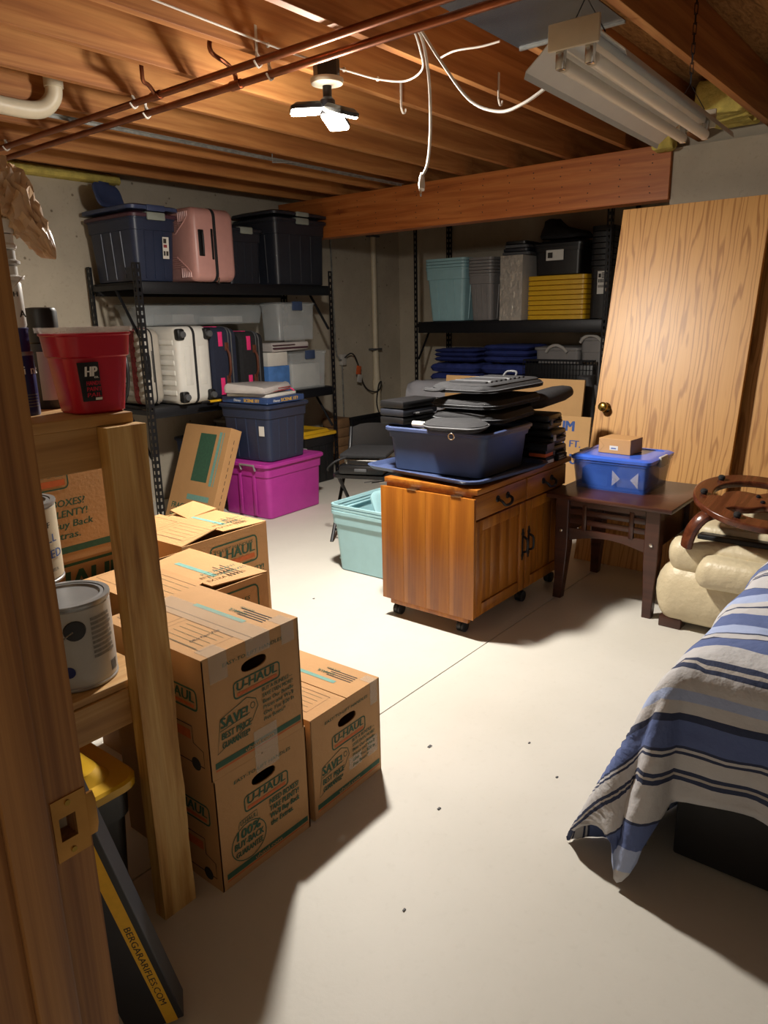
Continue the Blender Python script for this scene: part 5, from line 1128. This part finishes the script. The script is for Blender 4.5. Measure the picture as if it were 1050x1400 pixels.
obj('back_cushion', cush(.12, .62, .02, .62, .39, .475, .04, .012, 6, 9), 'cream_leather', t)
obj('head_cushion', cush(.30, .62, .02, .50, .45, .535, .045, .012, 6, 12), 'cream_leather', t)
obj('mechanism_bar', MB().box(.06, .12, .05, .60, .40, .45, .01), 'black_metal', t)
for x, y in ((.0, .62), (.5, .62), (.5, .06), (.02, .06)): obj('chair_foot', MB().box(x, x+.08, y, y+.1, 0, .05, .004), 'dark_wood', t)
t = thing('swivel_base', 'round dark wooden swivel base lying upside down on recliner', 'chair base', (3.459, .669, .590), rot=(0, 0, 0))
nrm = Vector((-.155, -.135, 1)).normalized(); t.rotation_euler = Vector((0, 0, 1)).rotation_difference(nrm).to_euler()
cu = bpy.data.curves.new('ring', 'CURVE'); cu.dimensions = '2D'; cu.fill_mode = 'BOTH'; cu.extrude = .008; cu.bevel_depth = .007; cu.bevel_resolution = 2
def spl(pts):
    q = cu.splines.new('POLY'); q.points.add(len(pts)-1); q.use_cyclic_u = True
    for i, (x, y) in enumerate(pts): q.points[i].co = (x, y, 0, 1)
spl([(.273*math.cos(2*math.pi*k/64), .273*math.sin(2*math.pi*k/64)) for k in range(64)])
def hole(a0):
    out = []; n_ = 22
    for k in range(n_+1):
        a = R(a0+8+144*k/n_); out.append((.205*math.cos(a), .205*math.sin(a)))
    for k in range(n_+1):
        a = R(a0+152-144*k/n_); rr_ = .085+.05*math.cos(R(90*(k/n_*2-1)*1.6))*-1+.02*math.sin(k/n_*6.28); rr_ = max(.045, rr_+.03); out.append((rr_*math.cos(a), rr_*math.sin(a)))
    return out
spl(hole(-41)); spl(hole(139))
ro = bpy.data.objects.new('ring', cu); C.objects.link(ro); bpy.context.view_layer.update()
me = bpy.data.meshes.new_from_object(ro.evaluated_get(bpy.context.evaluated_depsgraph_get())); bpy.data.objects.remove(ro)
me.name = 'base_ring'; me.materials.clear(); me.materials.append(MATS['ring_wood']); o = bpy.data.objects.new('base_ring', me); C.objects.link(o); o.parent = t
for a in (60, 110, 170, 230, 290, 350): obj('glide_foot', MB().lathe([(.013, .013), (.013, .02), (.016, .024), (.014, .034), (.006, .038)], 14, .238*math.cos(R(a)), .238*math.sin(R(a))), 'black_rubber', t)
for x, y in ((.02, .02), (-.03, -.01), (.01, -.045)): obj('base_screw', MB().lathe([(.010, .012), (.010, .022), (.004, .026)], 10, x, y), 'black_metal', t)
obj('bent_arm', MB().tube([(-.17, .14, -.022), (-.215, .175, -.035), (-.24, .20, -.08), (-.25, .21, -.13), (-.252, .212, -.175)], .022, 10, 5, 1.5), 'ring_wood', t)

# ------------------------------------------------------------------ black chest under the striped quilt
t = thing('black_chest', 'large black chest hidden beneath the striped quilt', 'chest', (1.765, -1.2, 0))
obj('chest_body', MB().box(0, 1.15, 0, 1.66, .012, .56, .006), 'black_board', t)
obj('chest_panel', MB().box(-.004, .0, 1.40, 1.655, .02, .55, .002).box(-.004, .0, .55, 1.385, .02, .55, .002), 'black_board', t)
def quilt():
    x0, y1, zt = 1.755, .465, .585; hu, hv = .36, .62; L_, W_ = 1.25, 1.75
    nu, nv = 92, 96; pts = []; uvs = []
    for i in range(nu+1):
        for j in range(nv+1):
            v_ = -W_+(W_+hv)*j/nv             # along +Y; positive hangs over the far end
            hl = hu+.24*math.exp(-((v_-.20)/.13)**2)-.06*min(1, max(0, v_-.35)/.2)
            u = -hl+(L_+hl)*i/nu              # along +X; negative hangs over the -X side
            du, dv = max(-u, 0), max(v_, 0)
            wav = .012*math.sin(v_*17+1.2)+.008*math.sin(v_*31+u*5)
            if du == 0 and dv == 0:
                dst = min(u, -v_); rnd = math.exp(-dst/.03)
                x, y, z = x0+u, y1+v_, zt-.018*rnd+.016*noise.noise(Vector((u*6, v_*6, 1)))+.03*(1-math.exp(-dst/.2))
            elif dv == 0:
                k = min(1, du/.1); bow = .030*(1-math.exp(-du/.03))+.05*du
                x, y, z = x0-bow-(wav+.01*math.sin(v_*9))*k, y1+v_, zt-.018-du*.93
            elif du == 0:
                k = min(1, dv/.1); bow = .030*(1-math.exp(-dv/.03))+.05*dv
                x, y, z = x0+u, y1+bow+(.02*math.sin(u*16))*k, max(.004, zt-.018-dv*.93)
            else:
                s_ = math.hypot(du, dv); ph = math.atan2(dv, du)   # 0: over -X side, 90: over far end
                fl = .29*math.sin(2*ph)**.8 if 0 < ph < math.pi/2 else 0
                hr = .030*(1-math.exp(-s_/.03))+s_*(.05+fl*(1+.25*math.sin(ph*7)))
                x, y, z = x0-hr*math.cos(ph)-wav*min(1, s_/.2)*math.cos(ph), y1+hr*math.sin(ph), zt-.018-s_*(.93-.10*math.sin(2*ph))
                if z < .006: z = .006+.004*noise.noise(Vector((u*20, v_*20, 0)))
            pf = .007*noise.noise(Vector((u*11, v_*11, 5)))+.004*noise.noise(Vector((u*30, v_*24, 2)))
            ql = .006*math.exp(-(((u*1.0+10) % .16-.08)/.008)**2)
            z2 = z+(pf-ql if du == 0 and dv == 0 else 0); x2 = x-(pf-ql if du > 0 else 0)
            pts.append((x2, y, max(z2, .004))); uvs.append(((u+hu)/1.02+.0, v_))
    fs_ = [(i*(nv+1)+j, (i+1)*(nv+1)+j, (i+1)*(nv+1)+j+1, i*(nv+1)+j+1) for i in range(nu) for j in range(nv)]
    me = bpy.data.meshes.new('striped_quilt'); me.from_pydata(pts, [], fs_); me.update()
    ul = me.uv_layers.new(name='UVMap')
    for lp in me.loops: ul.data[lp.index].uv = uvs[lp.vertex_index]
    me.shade_smooth(); me.materials.append(MATS['quilt']); o = bpy.data.objects.new('striped_quilt', me); C.objects.link(o)
    md = o.modifiers.new('thick', 'SOLIDIFY'); md.thickness = .012; md.offset = 1
    return tag(o, 'blue and white striped quilt thrown over the black chest', 'quilt')
quilt()
# specks of debris on the floor
for k, (x, y, r_) in enumerate(((1.80, 1.28, .008), (2.02, 1.02, .005), (1.55, 1.07, .006), (2.55, 2.55, .006), (1.18, .92, .005), (1.9, .86, .005))):
    tag(obj('floor_chip', wobble(MB().box(x-r_, x+r_, y-r_*.6, y+r_*.6, 0, .003, .001), .001, 200, k), 'grey_trim'), 'tiny dark chip lying on the pale concrete floor', 'debris', 'chips on the floor')
